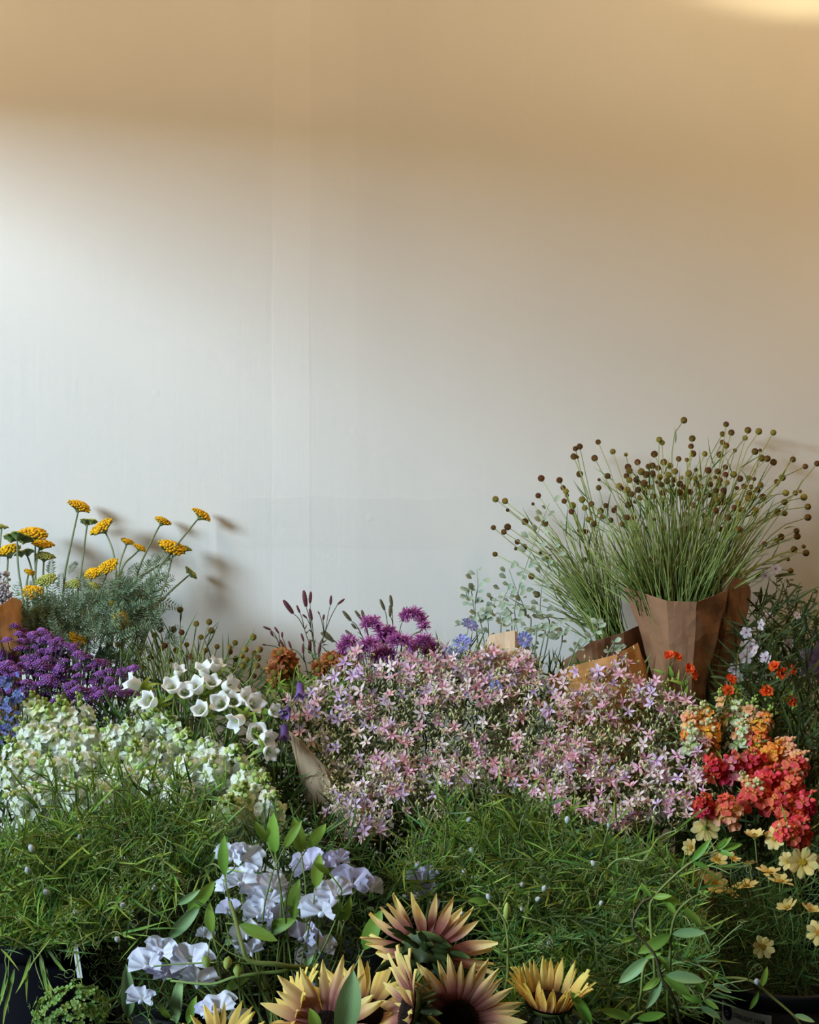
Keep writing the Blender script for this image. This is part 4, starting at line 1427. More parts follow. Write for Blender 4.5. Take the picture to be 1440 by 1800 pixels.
# ------------------------------------------------------------------ silvery round-leaved branches
SILV = [([(838, 1112), (836, 1060), (840, 1030), (838, 1000)], 14, 3.22, 'slim silvery sprig standing alone against the wall'), ([(834, 1075), (822, 1052), (818, 1034)], 7, 3.22, 'short silvery side sprig with a curled tip'),
        ([(850, 1120), (826, 1098), (800, 1100)], 8, 3.15, 'silvery sprig lying low towards the purple bloom'), ([(880, 1130), (866, 1080), (872, 1050)], 14, 3.2, 'silvery sprig left of the leafy mass'),
        ([(900, 1140), (905, 1070), (920, 1010), (948, 930), (966, 885)], 30, 3.3, 'longest silvery branch climbing into the ball flowers'), ([(930, 1140), (925, 1080), (905, 1030), (895, 1000)], 22, 3.24, 'silvery branch with dense round leaves leaning left'),
        ([(960, 1140), (950, 1080), (955, 1020), (975, 960)], 24, 3.28, 'silvery branch rising in front of the ball flower stems'), ([(910, 1140), (890, 1100), (870, 1090)], 14, 3.14, 'bushy silvery sprig above the pale kraft paper'),
        ([(950, 1150), (960, 1115), (985, 1090)], 14, 3.12, 'silvery sprig arching right above the larkspur'), ([(1000, 1170), (1020, 1140), (1050, 1108), (1048, 1092)], 12, 3.08, 'silvery sprig with a pale tip in front of the dark stems'),
        ([(1060, 1170), (1078, 1145), (1090, 1138)], 8, 3.0, 'small silvery tip beside the orange-tan paper'), ([(980, 1160), (975, 1125), (995, 1110)], 12, 3.1, 'silvery sprig crossing the shadowed gap'),
        ([(940, 1150), (930, 1120), (945, 1100)], 14, 3.1, 'dense silvery sprig behind the blue scabious'), ([(900, 1130), (885, 1065), (893, 1035)], 14, 3.22, 'silvery sprig half hidden in the middle of the mass'),
        ([(860, 1130), (850, 1090), (856, 1070)], 10, 3.18, 'silvery sprig between the lone sprig and the leafy mass')]
for (path, n, Y, lab) in SILV:
    b = base_of('silver', 0.05)
    t = thing('silver_branch', lab, 'branch', b, 'silvery round-leaved branches')
    pts = [P(x, y, Y + U(-.02, .02)) for x, y in path]
    sp = spline([b] + pts, 6)
    m = MB()
    m.tube(sp, 0.0018, 0.001, 4)
    part('stem', m.mesh('silver_stem', MM['leaf_silver']), t)
    vis = sp[6:]
    for k in range(n):
        f = (k + U(0, .6)) / n * (len(vis) - 1.01)
        i = min(int(f), len(vis) - 2)
        p = vis[i].lerp(vis[i + 1], f - i)
        d = Vector(((1 if k % 2 else -1) * U(.5, 1), U(-.9, .2), U(-.1, .9)))
        off = d.normalized() * U(.002, .022) if n > 12 else Vector()
        part('leaf', R.choice(LEAF_ROUND), t, along(p + off, d, (U(-.4, .4), -1, .6), pxm(U(9, 16), Y)))


# ------------------------------------------------------------------ blue scabious
def make_scab():
    m = MB()
    for k in range(12):
        petal(m, ringM(k * 2 * PI / 12 + U(-.1, .1), U(-.1, .3), 0.12), 0.40, 0.26, prof_round, -0.1, 0.08, 0.10, 2, 4, 3, 0)
    for k in range(34):
        a, rr = k * 2.4, 0.045 * math.sqrt(k)
        petal(m, ringM(a, U(.7, 1.2), rr), 0.14, 0.10, prof_round, 0, .1, .1, 1, 2, 2, 0)
    return m


SCAB = [make_scab().mesh('scabious_flower', [MM['scabiosa_blue']]) for _ in range(2)]
for (px, py, w, n, Y, lab) in ((826, 1098, 30, (.3, -.5, .7), 3.1, 'blue scabious tilted up among the silvery sprigs'), (812, 1132, 34, (-.3, -.8, .4), 3.02, 'blue scabious at the end of the purple bloom'), (922, 1124, 28, (.1, -1, .1), 3.0, 'blue scabious facing forward beside the pale kraft paper'),
                               (794, 1148, 26, (-.2, -.8, -.2), 3.0, 'small violet-blue scabious above the larkspur'), (872, 1206, 22, (.1, -.8, .4), 2.9, 'small blue scabious sunk among the pink larkspur')):
    b = base_of('silver', 0.05)
    t = thing('scabious', lab, 'flower', b, 'blue scabious')
    h = P(px, py, Y)
    part('flower_head', R.choice(SCAB), t, at(h, n, pxm(w * 1.05, Y), U(0, 6)))
    m = MB()
    m.tube(stem_path(b, h - Vector(n).normalized() * .003, n), .0018, .0012, 4)
    part('stem', m.mesh('scabious_stem', MM['stem_green']), t)

# ------------------------------------------------------------------ pale phlox in the dark corner, with twigs
PHX = [(1364, 1000, 24, (-.4, -.8, .3), 3.24), (1346, 1012, 26, (-.6, -.6, .3), 3.22), (1338, 1098, 26, (-.9, -.4, .1), 3.08), (1320, 1136, 34, (-.1, -1, .2), 3.02), (1311, 1154, 34, (.1, -1, .1), 3.0), (1327, 1144, 26, (-1, -.2, .3), 2.98),
       (1346, 1156, 28, (-.4, -.9, .2), 2.97), (1386, 1132, 28, (.3, -.7, -.2), 3.02), (1352, 1085, 26, (.2, -.8, .4), 3.12), (1402, 1082, 18, (.2, -.7, .3), 3.1), (1312, 1112, 26, (-.3, -.9, .1), 3.06), (1290, 1176, 26, (0, -1, -.1), 3.0), (1300, 1192, 24, (.3, -.9, 0), 2.98)]
for i, (px, py, w, n, Y) in enumerate(PHX):
    b = base_of('phlox', 0.05)
    lab = ('pale phlox flower high beside the ball flowers, against the wall' if py < 1050 else 'bright lilac-white phlox flower in front of the dark leaves' if i in (5, 6) else 'dusky pale phlox flower in the shade right of the paper cone')
    t = thing('phlox_stem', lab, 'flower', b, 'pale phlox in the shade')
    h = P(px, py, Y)
    part('flower', R.choice(PHLOX), t, at(h, n, pxm(w * .82, Y), U(0, 6)))
    m = MB()
    m.tube(stem_path(b, h - Vector(n).normalized() * pxm(w * .45, Y), n), .0022, .0012, 4)
    part('stem', m.mesh('phlox_stem', MM['stem_olive']), t)
    for k in range(5):
        p0 = h + Vector((U(-.04, .04), U(0, .05), U(-.12, -.01)))
        part('leaf', R.choice(LEAF_DARK), t, along(p0, Vector((U(-1, 1), U(-.6, .3), U(-.2, .7))), (0, -1, .7), U(.03, .055)))
TW = [([(1340, 1110), (1372, 1060), (1388, 1020)], 3.3), ([(1350, 1120), (1390, 1075), (1402, 1035)], 3.28), ([(1380, 1120), (1425, 1070), (1438, 1040)], 3.26), ([(1330, 1100), (1362, 1050), (1366, 1012)], 3.3), ([(1400, 1130), (1440, 1090), (1450, 1060)], 3.2),
      ([(1360, 1130), (1410, 1100), (1430, 1075)], 3.2), ([(1330, 1150), (1370, 1120), (1420, 1130)], 3.1), ([(1390, 1180), (1420, 1120), (1436, 1100)], 3.1)]
for i, (path, Y) in enumerate(TW):
    b = base_of('phlox', 0.05)
    t = thing('leafy_twig', 'thin dark twig with tiny leaves against the shaded wall in the right corner' if i < 4 else 'dark leafy twig low in the right corner beside the phlox', 'branch', b, 'dark twigs in the right corner')
    sp = spline([b] + [P(x, y, Y) for x, y in path], 6)
    m = MB()
    m.tube(sp, .0018, .0008, 4)
    part('stem', m.mesh('twig_stem', MM['stem_dark']), t)
    for k in range(16):
        p = R.choice(sp[6:])
        part('leaf', R.choice(LEAF_DARK), t, along(p, Vector((U(-1, 1), U(-.7, .3), U(-.2, .8))), (0, -1, .6), U(.010, .02), U(.02, .03)))
m = MB()  # corner leaves get a dark tone in place of cast shade
for (x, y) in fill_poly([(1310, 1060), (1350, 1060), (1440, 1090), (1450, 1330), (1390, 1330), (1290, 1200)], 260, 6):
    Y = 3.26 - (y - 1040) * .0018 + U(-.05, .05)
    m.add(R.choice(BLADE_T), along(P(x, y, Y), Vector((U(-.8, .8), U(-.7, .2), U(-.1, 1))), (U(-.5, .5), -1, .4), U(.05, .11), U(.06, .1)), U(0, 1))
solo('corner_foliage', m.mesh('corner_foliage', MM['leaf_dark']), 'narrow leaves tinted dark for shade, filling the right corner behind the coral snapdragons', 'foliage', kind='stuff')
# dusky clematis at the right edge
b = base_of('phlox', .03)
t = thing('clematis', 'dusky purple-grey clematis bloom cut by the right edge', 'flower', b)
h = P(1448, 1166, 2.98)
for k, a in enumerate((2.6, 3.6, 4.6, 5.6, 0.6, 1.6)):
    m = MB()
    petal(m, Matrix.Identity(4), 1, .62, prof_oval, -.25, .1, .06, 1.5, 6, 4, 0)
    part('petal', m.mesh('clematis_petal', MM['clematis_dusk']), t, at(h, (-.15, -1, .25), pxm(46, 2.98)) @ ringM(a, .25, .04))
m = MB()
for k in range(30):
    m.tube([h, h + rdir(.5, (-.15, -1, .25)) * .012], .0006, .0009, 3)
part('stamens', m.mesh('clematis_stamens', MM['daisy_rust']), t)
m = MB()
m.tube(stem_path(b, h + Vector((0, .004, -.002)), (0, -1, .3)), .002, .0015, 4)
part('stem', m.mesh('clematis_stem', MM['stem_dark']), t)

# ------------------------------------------------------------------ grey statice inside the paper at the left edge
for i, (px, py) in enumerate(((6, 1020), (10, 1040), (-6, 1030), (14, 1056), (2, 1052), (-14, 1046))):
    b = Vector((-.93, 3.04, .3))
    t = thing('statice_stem', 'greyish statice spike in the tan paper at the left edge', 'flower', b, 'grey statice at the left edge')
    h = P(px, py, 3.05 + U(-.02, .03))
    m = MB()
    m.tube([b, b.lerp(h, .5), h], .002, .0015, 4)
    part('stem', m.mesh('statice_stem', MM['stem_grey']), t)
    m = MB()
    for k in range(60):
        m.add(BALL1, T_(h + Vector((U(-.012, .012), U(-.012, .012), U(-.05, .02)))) @ S_(U(.002, .0045)), U(0, 1))
    part('flower_spike', m.mesh('statice_spike', MM['statice_grey']), t)
# ------------------------------------------------------------------ purple verbena
VPOLY = [(-8, 1135), (30, 1112), (70, 1105), (130, 1130), (190, 1170), (220, 1215), (185, 1235), (110, 1232), (40, 1225), (-8, 1215)]
VC = fill_poly(VPOLY, 92, 14)
VC.sort(key=lambda p: (int(p[0] / 46), p[1]))
VGR = [VC[i:i + 5] for i in range(0, len(VC), 5)] + [[(25, 1098), (12, 1128), (40, 1110)], [(228, 1175), (218, 1180), (236, 1172)], [(238, 1218), (232, 1214)], [(5, 1150), (3, 1170)]]
for g in VGR:
    cx_ = sum(p[0] for p in g) / len(g)
    cy_ = sum(p[1] for p in g) / len(g)
    b = base_of('verbena', 0.05)
    lab = ('small purple verbena sprig poking out beside the white bellflowers' if cx_ > 212 else 'purple verbena spray in front of the tan paper at the left edge' if cx_ < 45 and cy_ < 1140 else
           'sunlit purple verbena spray at the top of the clump' if cy_ < 1160 else 'shaded purple verbena spray right above the white snapdragons' if cx_ > 110 else 'purple verbena spray in the lower left of the clump')
    t = thing('verbena_stem', lab, 'flower', b, 'purple verbena clump')
    Y0 = 2.98 - (cy_ - 1160) * .0012
    j = P(cx_, cy_ + 34, Y0 + .02)
    m = MB()
    m.tube(stem_path(b, j, (0, 0, 1)), .0022, .0016, 4)
    for (x, y) in g:
        h = P(x, y, Y0 + U(-.03, .03))
        m.tube(spline([j, j.lerp(h, .5) + Vector((0, 0, -.004)), h], 3), .0014, .001, 4)
        part('flower_cluster', R.choice(VERB), t, at(h - Vector((0, 0, .004)), rdir(.35, (0, -.35, 1)), pxm(U(9, 14), Y0), U(0, 6)))
    part('stem', m.mesh('verbena_stem', MM['verbena_stem']), t)
# blue borage-like sprays under the verbena
for i, (px, py) in enumerate(((22, 1198), (8, 1240), (24, 1262), (10, 1282), (38, 1230), (4, 1215))):
    b = base_of('verbena', 0.04)
    t = thing('blue_spray', 'dark blue flower spray at the left edge below the verbena', 'flower', b, 'blue sprays below the verbena')
    h = P(px, py, 2.80 + U(-.02, .03))
    m = MB()
    m.tube(stem_path(b, h, (0, -.2, 1)), .0018, .0013, 4)
    part('stem', m.mesh('blue_spray_stem', MM['stem_dark']), t)
    m = MB()
    for k in range(9):
        q = h + Vector((U(-.018, .018), U(-.018, .012), U(-.03, .018)))
        T = make_phlox()
        m.add(T, at(q, rdir(.7, (0, -1, .4)), U(.012, .017), U(0, 6)))
    part('flower_cluster', m.mesh('blue_cluster', [MM['borage_blue'], MM['stem_dark']]), t, kind='stuff')


# ------------------------------------------------------------------ snapdragon spikes
def spike(key, tip, axis, L, fs, cols, budcol, label, group, name='snapdragon_spike', nfl=14, nbud=7, cat='flower', leaves=2, buckb=None):
    """tip: top of the spike; axis: direction it points; L: length of the flowering part; fs: flower size"""
    axis = Vector(axis).normalized()
    b = buckb or base_of(key, 0.06)
    foot = tip - axis * L
    t = thing(name, label, cat, b, group)
    m = MB()
    m.tube(stem_path(b, foot, axis, 6) + [tip], .0032, .0016, 5)
    part('stem', m.mesh('snapdragon_stem', MM['stem_green']), t)
    x = axis.cross(Vector((0.2, 1, 0.1))).normalized()
    y = axis.cross(x)
    for k in range(nfl):
        f = k / nfl
        a = k * 2.4 + U(-.3, .3)
        rad = x * math.cos(a) + y * math.sin(a)
        if rad.y > 0.80:
            rad = (rad + Vector((0, -1.2, 0)) + x * U(-1, 1)).normalized()
        p = foot + axis * (L * (0.02 + 0.72 * f)) + rad * fs * (.50 - .12 * f)
        s = fs * (1.05 - .38 * f) * U(.9, 1.1)
        part('flower', R.choice(SNAP[R.choice(cols)]), t, at(p, rad + axis * .25 + Vector((-.22, -.45, .25)), s, U(-.5, .5), x=rad.cross(axis)))
    for k in range(nbud):
        f = k / max(1, nbud - 1)
        a = k * 2.4
        rad = x * math.cos(a) + y * math.sin(a)
        s = fs * (.42 - .22 * f)
        p = foot + axis * (L * (.74 + .26 * f)) + rad * s * .75 * (1.1 - f * .8)
        part('bud', BUD[budcol], t, at(p, rad + axis * (.8 + f), s))
    for k in range(leaves):
        p = foot - axis * U(.0, .04)
        part('leaf', R.choice(BLADE), t, along(p, rdir(.8, axis), (0, -1, .4), U(.04, .07), .09))
    return t


WSN = []  # (tip px, py, lean deg, tip to camera, depth, length px, size px, white share, zone)
for (x, y, an, fw, L, kind) in [(57, 1216, -4, .15, 88, 'c'), (78, 1228, 4, .2, 84, 'c'), (104, 1224, -8, .25, 90, 'c'), (137, 1218, 4, .15, 96, 'w'), (30, 1258, -26, .3, 92, 'w'), (12, 1296, -34, .35, 88, 'c'), (64, 1262, -14, .5, 90, 'w'), (112, 1276, -4, .6, 92, 'w'), (150, 1266, 6, .5, 92, 'w'),
                                (186, 1262, -18, .4, 90, 'w'), (-6, 1330, -36, .5, 90, 'w'), (34, 1330, -26, .8, 92, 'w'), (84, 1326, -10, .9, 92, 'w'), (136, 1316, 0, .9, 92, 'w'), (180, 1304, 6, .8, 92, 'c'), (226, 1262, 0, .4, 100, 'c'), (252, 1212, -6, .2, 96, 'c'), (270, 1240, 6, .4, 100, 'c'),
                                (296, 1252, 4, .5, 100, 'c'), (236, 1302, -4, .8, 96, 'c'), (282, 1296, 2, .8, 96, 'w'), (330, 1280, 8, .6, 96, 'c'), (372, 1290, 14, .6, 96, 'w'), (330, 1326, 4, .9, 92, 'w'), (376, 1330, 12, 1.0, 92, 'w'), (204, 1346, -4, 1.0, 90, 'w'), (262, 1350, 0, 1.0, 90, 'w'), (310, 1366, 4, 1.1, 90, 'w'),
                                (58, 1378, -24, 1.0, 88, 'w'), (10, 1384, -34, .9, 88, 'w'), (420, 1310, 18, .6, 92, 'c'), (448, 1336, 20, .6, 100, 'c'), (470, 1360, 16, .7, 100, 'c'), (430, 1376, 14, .9, 96, 'c'), (404, 1400, 10, 1.0, 90, 'c'), (486, 1392, 18, .7, 92, 'c'), (110, 1372, -14, 1.0, 90, 'w'), (158, 1366, -6, 1.0, 90, 'w')]:
    Y = 2.86 - (y - 1210) * .0019
    tip = P(x, y, Y)
    ax = tdir(an, fw)
    zone = ('white snapdragon spike with green tip at the top edge under the verbena' if y < 1262 and x < 200 else 'white snapdragon spike leaning out at the left edge' if x < 40 else 'cream snapdragon spike with green buds in the shade beside the kraft paper' if x > 400 else
            'lime-tipped snapdragon spike in the middle of the white bunch' if kind == 'c' else 'fully open white snapdragon spike low in the bunch, above the grassy greens' if y > 1310 else 'fully open white snapdragon spike in the left half of the bunch' if x < 220 else 'fully open white snapdragon spike below the bellflowers')
    spike('snapa' if x < 240 else 'snapb', tip, ax, pxm(L, Y), pxm(U(38, 46), Y), ['snap_white'] if kind == 'w' else ['snap_cream', 'snap_cream', 'snap_white'], 'bud_green', zone, 'white snapdragon bunch', nfl=14 if kind == 'w' else 11, nbud=4 if kind == 'w' else 9)

# ------------------------------------------------------------------ white bellflowers
BELLS = [((380, 1168), 34, (.5, -.4, .8), 'white bellflower highest of all, opening up to the right'), ((358, 1176), 36, (-.1, -.6, .8), 'white bellflower opening upward left of the highest one'), ((314, 1178), 28, (.3, -.6, .6), 'small white bellflower alone at the upper left'),
         ((232, 1200), 40, (-.7, -.5, .3), 'white bellflower pointing left over the verbena'), ((262, 1232), 40, (-.3, -.8, .1), 'white bellflower above the lime snapdragon tips'), ((345, 1206), 40, (-.2, -.8, .5), 'white bellflower in the middle of the upper group'),
         ((372, 1200), 34, (.2, -.8, .4), 'white bellflower just under the highest one'), ((404, 1204), 38, (.6, -.7, .2), 'white bellflower facing right near the burnet'), ((302, 1206), 38, (0, -.9, .4), 'frilled white bellflower at the centre left'),
         ((325, 1216), 34, (.1, -.9, .1), 'white bellflower tucked into the green buds'), ((388, 1236), 42, (-.1, -1, .15), 'open white bellflower facing forward with a dark eye'), ((410, 1232), 36, (.1, -1, .2), 'open white bellflower in the facing-forward pair'),
         ((432, 1226), 40, (.5, -.8, .3), 'tall white bellflower at the right of the group'), ((446, 1236), 42, (.4, -.9, .0), 'cream white bellflower in the shade at the right'), ((416, 1268), 40, (-.4, -.8, -.4), 'white bellflower drooping below the open pair'),
         ((452, 1288), 44, (.1, -1, -.1), 'shaded cream bellflower lowest at the right'), ((470, 1298), 38, (.5, -.8, -.2), 'shaded cream bellflower facing the dark gap'), ((354, 1248), 36, (-.2, -.9, .2), 'white bellflower beside the lime snapdragon tips'),
         ((482, 1250), 30, (.4, -.9, .1), 'small white bellflower by the purple bellflowers'), ((474, 1322), 34, (.3, -.9, -.3), 'pale bellflower low beside the kraft paper')]
for ((px, py), w, n, lab) in BELLS:
    Y = 2.80 - (py - 1180) * .0012
    b = base_of('snapb', 0.06)
    t = thing('white_bellflower', lab, 'flower', b, 'white bellflowers')
    h = P(px, py, Y)
    nn = Vector((n[0] * 1.3, n[1] * .65, n[2] + .2)).normalized()
    s = pxm(w * .74, Y)
    bm_, cm_ = R.choice(BELL)
    bo = part('bell', bm_, t, at(h, nn, s, U(0, 6)))
    sub_part('calyx', cm_, bo, Matrix.Identity(4))
    m = MB()
    m.tube(stem_path(b, h - nn * s * .55, nn + Vector((0, 0, .4)), 7), .0026, .0018, 5)
    part('stem', m.mesh('bellflower_stem', MM['stem_green']), t)
    for k in range(4):
        part('leaf', R.choice(BLADE), t, along(h - nn * s * .6, rdir(.9, -nn + Vector((0, 0, .4))), (0, -1, .4), U(.025, .045), .15))

# ------------------------------------------------------------------ pink larkspur
LPOLY = [(510, 1235), (545, 1205), (590, 1188), (640, 1168), (700, 1158), (745, 1158), (800, 1160), (850, 1128), (905, 1150), (935, 1165), (960, 1195), (1010, 1180), (1080, 1158), (1125, 1200), (1160, 1215), (1205, 1225), (1235, 1270), (1238, 1360),
         (1200, 1430), (1130, 1452), (1050, 1440), (960, 1408), (880, 1388), (780, 1400), (715, 1430), (640, 1478), (600, 1440), (570, 1380), (540, 1310)]
LTIPS = fill_poly(LPOLY, 74, 56)
LCL = fill_poly(LPOLY, 46, 48)
LFL = fill_poly(LPOLY, 380, 17, 60000) + [(x + R.gauss(0, 15), y + R.gauss(0, 13)) for (x, y) in LCL for _ in range(9)] + fill_poly([(700, 1180), (800, 1165), (860, 1135), (920, 1160), (900, 1240), (760, 1260), (660, 1250)], 60, 9) + fill_poly([(650, 1330), (720, 1330), (730, 1390), (660, 1400)], 26, 8) + fill_poly([(950, 1290), (1060, 1310), (1060, 1370), (950, 1350)], 40, 8) + fill_poly([(590, 1400), (650, 1400), (640, 1480), (600, 1470)], 30, 8)
owner = {}
for i, (x, y) in enumerate(LFL):
    j = min(range(len(LTIPS)), key=lambda q: (LTIPS[q][0] - x) ** 2 + (LTIPS[q][1] - y) ** 2)
    owner.setdefault(j, []).append((x, y))


def larkY(x, y):
    return 3.02 - (y - 1140) * .00135


def lark_zone(x, y):
    if y < 1215:
        return ('pink larkspur spray at the upper left, below the purple burnet' if x < 720 else 'pink larkspur spray along the top beside the blue scabious' if x < 930 else 'pink larkspur spray in front of the orange-tan paper')
    if x < 640:
        return 'lilac-pink larkspur spray at the end beside the white bellflowers' if y < 1330 else 'pale lilac larkspur spray hanging low over the kraft paper corner'
    if x > 1120:
        return 'dusky pink larkspur spray next to the coral snapdragons'
    if y > 1350:
        return 'dusky pink larkspur spray hanging over the grassy greens at the right' if x > 900 else 'bright pink larkspur spray low in front, above the grassy greens'
    return 'pink larkspur spray in the left middle of the mass' if x < 800 else 'pink larkspur spray in the centre of the mass' if x < 970 else 'pink larkspur spray in the right middle of the mass'


for j, fl in owner.items():
    tx, ty = LTIPS[j]
    key = 'larka' if tx < 780 else 'larkb' if tx < 980 else 'larkc'
    b = base_of(key, 0.06)
    Y0 = larkY(tx, ty)
    t = thing('larkspur_spray', lark_zone(tx, ty), 'flower', b, 'pink larkspur mass')
    hub = P(tx, ty + 22, Y0 + .05)
    m = MB()
    m.tube(stem_path(b, hub, (0, -.3, 1), 6), .0024, .0014, 4)
    mb = MB()
    left = tx < 640
    for (x, y) in fl:
        Y = larkY(x, y) + U(-.035, .035)
        h = P(x, y, Y)
        k = hub.lerp(h, U(.35, .6)) + Vector((U(-.01, .01), U(-.006, .012), U(-.01, .004)))
        m.tube(spline([hub, k, h], 2), .0009, .0006, 3)
        c = R.choices(['lark_pink', 'lark_lilac', 'lark_pale'], (1, 5, 3) if left or y > 1400 and x < 700 else (5, 2, 3))[0]
        n = rdir(.75, (-.15, -.8, .45))
        if min(((x - a) / ra) ** 2 + ((y - b_) / rb) ** 2 for a, b_, ra, rb in ((850, 1285, 130, 55), (600, 1325, 50, 60), (1105, 1285, 90, 48), (780, 1405, 60, 40), (700, 1250, 40, 25))) > 1 or U(0, 1) < .3:
            part('flower', R.choice(LARK[c]), t, at(h, n, pxm(U(21, 31), Y), U(0, 6)))
        for q in range(5):
            e = h + Vector((U(-.03, .03), U(-.02, .02), U(-.03, .025)))
            m.tube([k.lerp(h, .5), e], .0006, .0004, 3)
            s = U(.0018, .0034)
            T = BALL1
            mb.add(T, at(e, rdir(.8, (0, -.3, 1)), 1) @ S_(s * .7, s * .7, s * 1.9), U(0, 1))
        if U(0, 1) < .8:
            mb.add(R.choice(BLADE_T), along(k, rdir(1, (0, -.5, .6)), (0, -1, .3), U(.02, .04), .05), U(0, 1))
    part('stem', m.mesh('larkspur_stem', MM['lark_stem']), t)
    part('buds', mb.mesh('larkspur_buds', MM['lark_bud']), t, kind='stuff')

# ------------------------------------------------------------------ coral, orange and peach snapdragons
CSN = [  # tip x, y, lean, to camera, length px, size px, colours, bud colour, label
    (1214, 1240, -12, .3, 60, 26, ['snap_peach'], 'bud_cream', 'peach snapdragon spike beside the larkspur'), (1238, 1232, 0, .4, 70, 26, ['snap_peach', 'snap_orange'], 'bud_cream', 'peach-orange snapdragon spike at the upper left of the coral bunch'),
    (1250, 1262, 6, .6, 64, 28, ['snap_orange'], 'bud_cream', 'golden orange snapdragon spike with a large open flower'), (1216, 1268, -10, .6, 60, 24, ['snap_orange', 'snap_cream'], 'bud_cream', 'yellow snapdragon spike against the larkspur'),
    (1266, 1210, -16, .2, 66, 22, ['snap_cream', 'snap_peach'], 'bud_green', 'cream and green budded spike at the top of the coral bunch'), (1300, 1212, 8, .2, 80, 22, ['snap_cream', 'snap_peach'], 'bud_green', 'cream budded spike standing in the middle of the top edge'),
    (1330, 1222, 14, .3, 80, 22, ['snap_peach', 'snap_cream'], 'bud_green', 'pale peach budded spike leaning right at the top edge'), (1362, 1236, 24, .3, 84, 22, ['snap_orange', 'snap_peach'], 'bud_green', 'orange spike with a green curved tip at the upper right'),
    (1340, 1268, 6, .5, 74, 26, ['snap_orange', 'snap_coral'], 'snap_orange', 'burnt orange snapdragon spike in the middle'), (1310, 1262, 0, .6, 66, 24, ['snap_peach', 'snap_cream'], 'bud_cream', 'pale pink and cream spike with cup-shaped flowers'),
    (1290, 1320, -6, .7, 60, 28, ['snap_red', 'snap_pink'], 'snap_coral', 'magenta-red snapdragon spike in the middle of the bunch'), (1252, 1326, -20, .7, 52, 24, ['snap_red'], 'snap_coral', 'dark red snapdragon spike by the larkspur'),
    (1330, 1316, 6, .7, 66, 28, ['snap_pink', 'snap_red'], 'snap_coral', 'rose pink snapdragon spike'), (1372, 1300, 12, .6, 66, 30, ['snap_orange'], 'snap_orange', 'amber snapdragon spike right of the rose pink one'), (1396, 1296, 24, .5, 60, 30, ['snap_peach'], 'snap_peach', 'salmon peach snapdragon spike with pointed lobes'),
    (1420, 1320, 28, .6, 70, 30, ['snap_peach', 'snap_coral'], 'snap_peach', 'salmon snapdragon spike at the right edge'), (1366, 1344, 8, .8, 70, 32, ['snap_coral', 'snap_red'], 'snap_coral', 'vivid coral snapdragon spike below the amber one'), (1404, 1352, 16, .8, 80, 32, ['snap_coral'], 'snap_coral', 'vivid coral snapdragon spike near the right edge'),
    (1332, 1372, -6, .9, 56, 30, ['snap_coral'], 'bud_cream', 'coral snapdragon spike pointing at the viewer'), (1432, 1390, 24, .8, 80, 30, ['snap_coral', 'snap_red'], 'snap_coral', 'red-coral snapdragon spike cut by the right edge'), (1384, 1386, 4, 1.0, 64, 30, ['snap_coral', 'snap_red'], 'snap_coral', 'red-coral snapdragon spike in the lower middle'),
    (1280, 1400, -10, .9, 56, 30, ['snap_coral', 'snap_peach'], 'snap_coral', 'faded coral ruffled spike hanging lowest above the cosmos'), (1420, 1440, 18, 1.0, 70, 30, ['snap_coral', 'snap_red'], 'snap_coral', 'dark coral snapdragon spike low at the right edge'), (1234, 1394, -16, .7, 44, 20, ['snap_red'], 'snap_coral', 'small red spike half buried in the larkspur'),
    (1384, 1448, -10, 1.0, 28, 26, ['snap_coral'], 'snap_peach', 'single salmon-coral snapdragon flower hanging low'), (1302, 1356, -40, .5, 60, 20, ['snap_peach', 'snap_coral'], 'bud_cream', 'budded coral spike lying sideways across the bunch')]
for (x, y, an, fw, L, fs, cols, bc, lab) in CSN:
    Y = 2.86 - (y - 1210) * .0014
    spike('coral', P(x, y, Y), tdir(an, fw), pxm(L, Y), pxm(fs * 1.2, Y), cols, bc, lab, 'coral snapdragon bunch', nfl=6 if L < 40 else 12, nbud=3 if L < 40 else (10 if bc.startswith('bud_') else 5))


# ------------------------------------------------------------------ orange geums
def make_geum():
    m = MB()
    for k in range(7):
        petal(m, ringM(k * .9 + U(-.2, .2), U(.2, .7), .06), .46, .46, prof_round, -.1, .15, .08, 1.5, 4, 3, 0)
    for k in range(5):
        petal(m, ringM(k * 1.26 + U(-.2, .2), U(.8, 1.2), .04), .34, .34, prof_round, -.1, .15, .08, 1.5, 3, 3, 0)
    m.lathe([(.02, -.2), (.14, -.1), (.16, .02)], 7, None, 1)
    return m


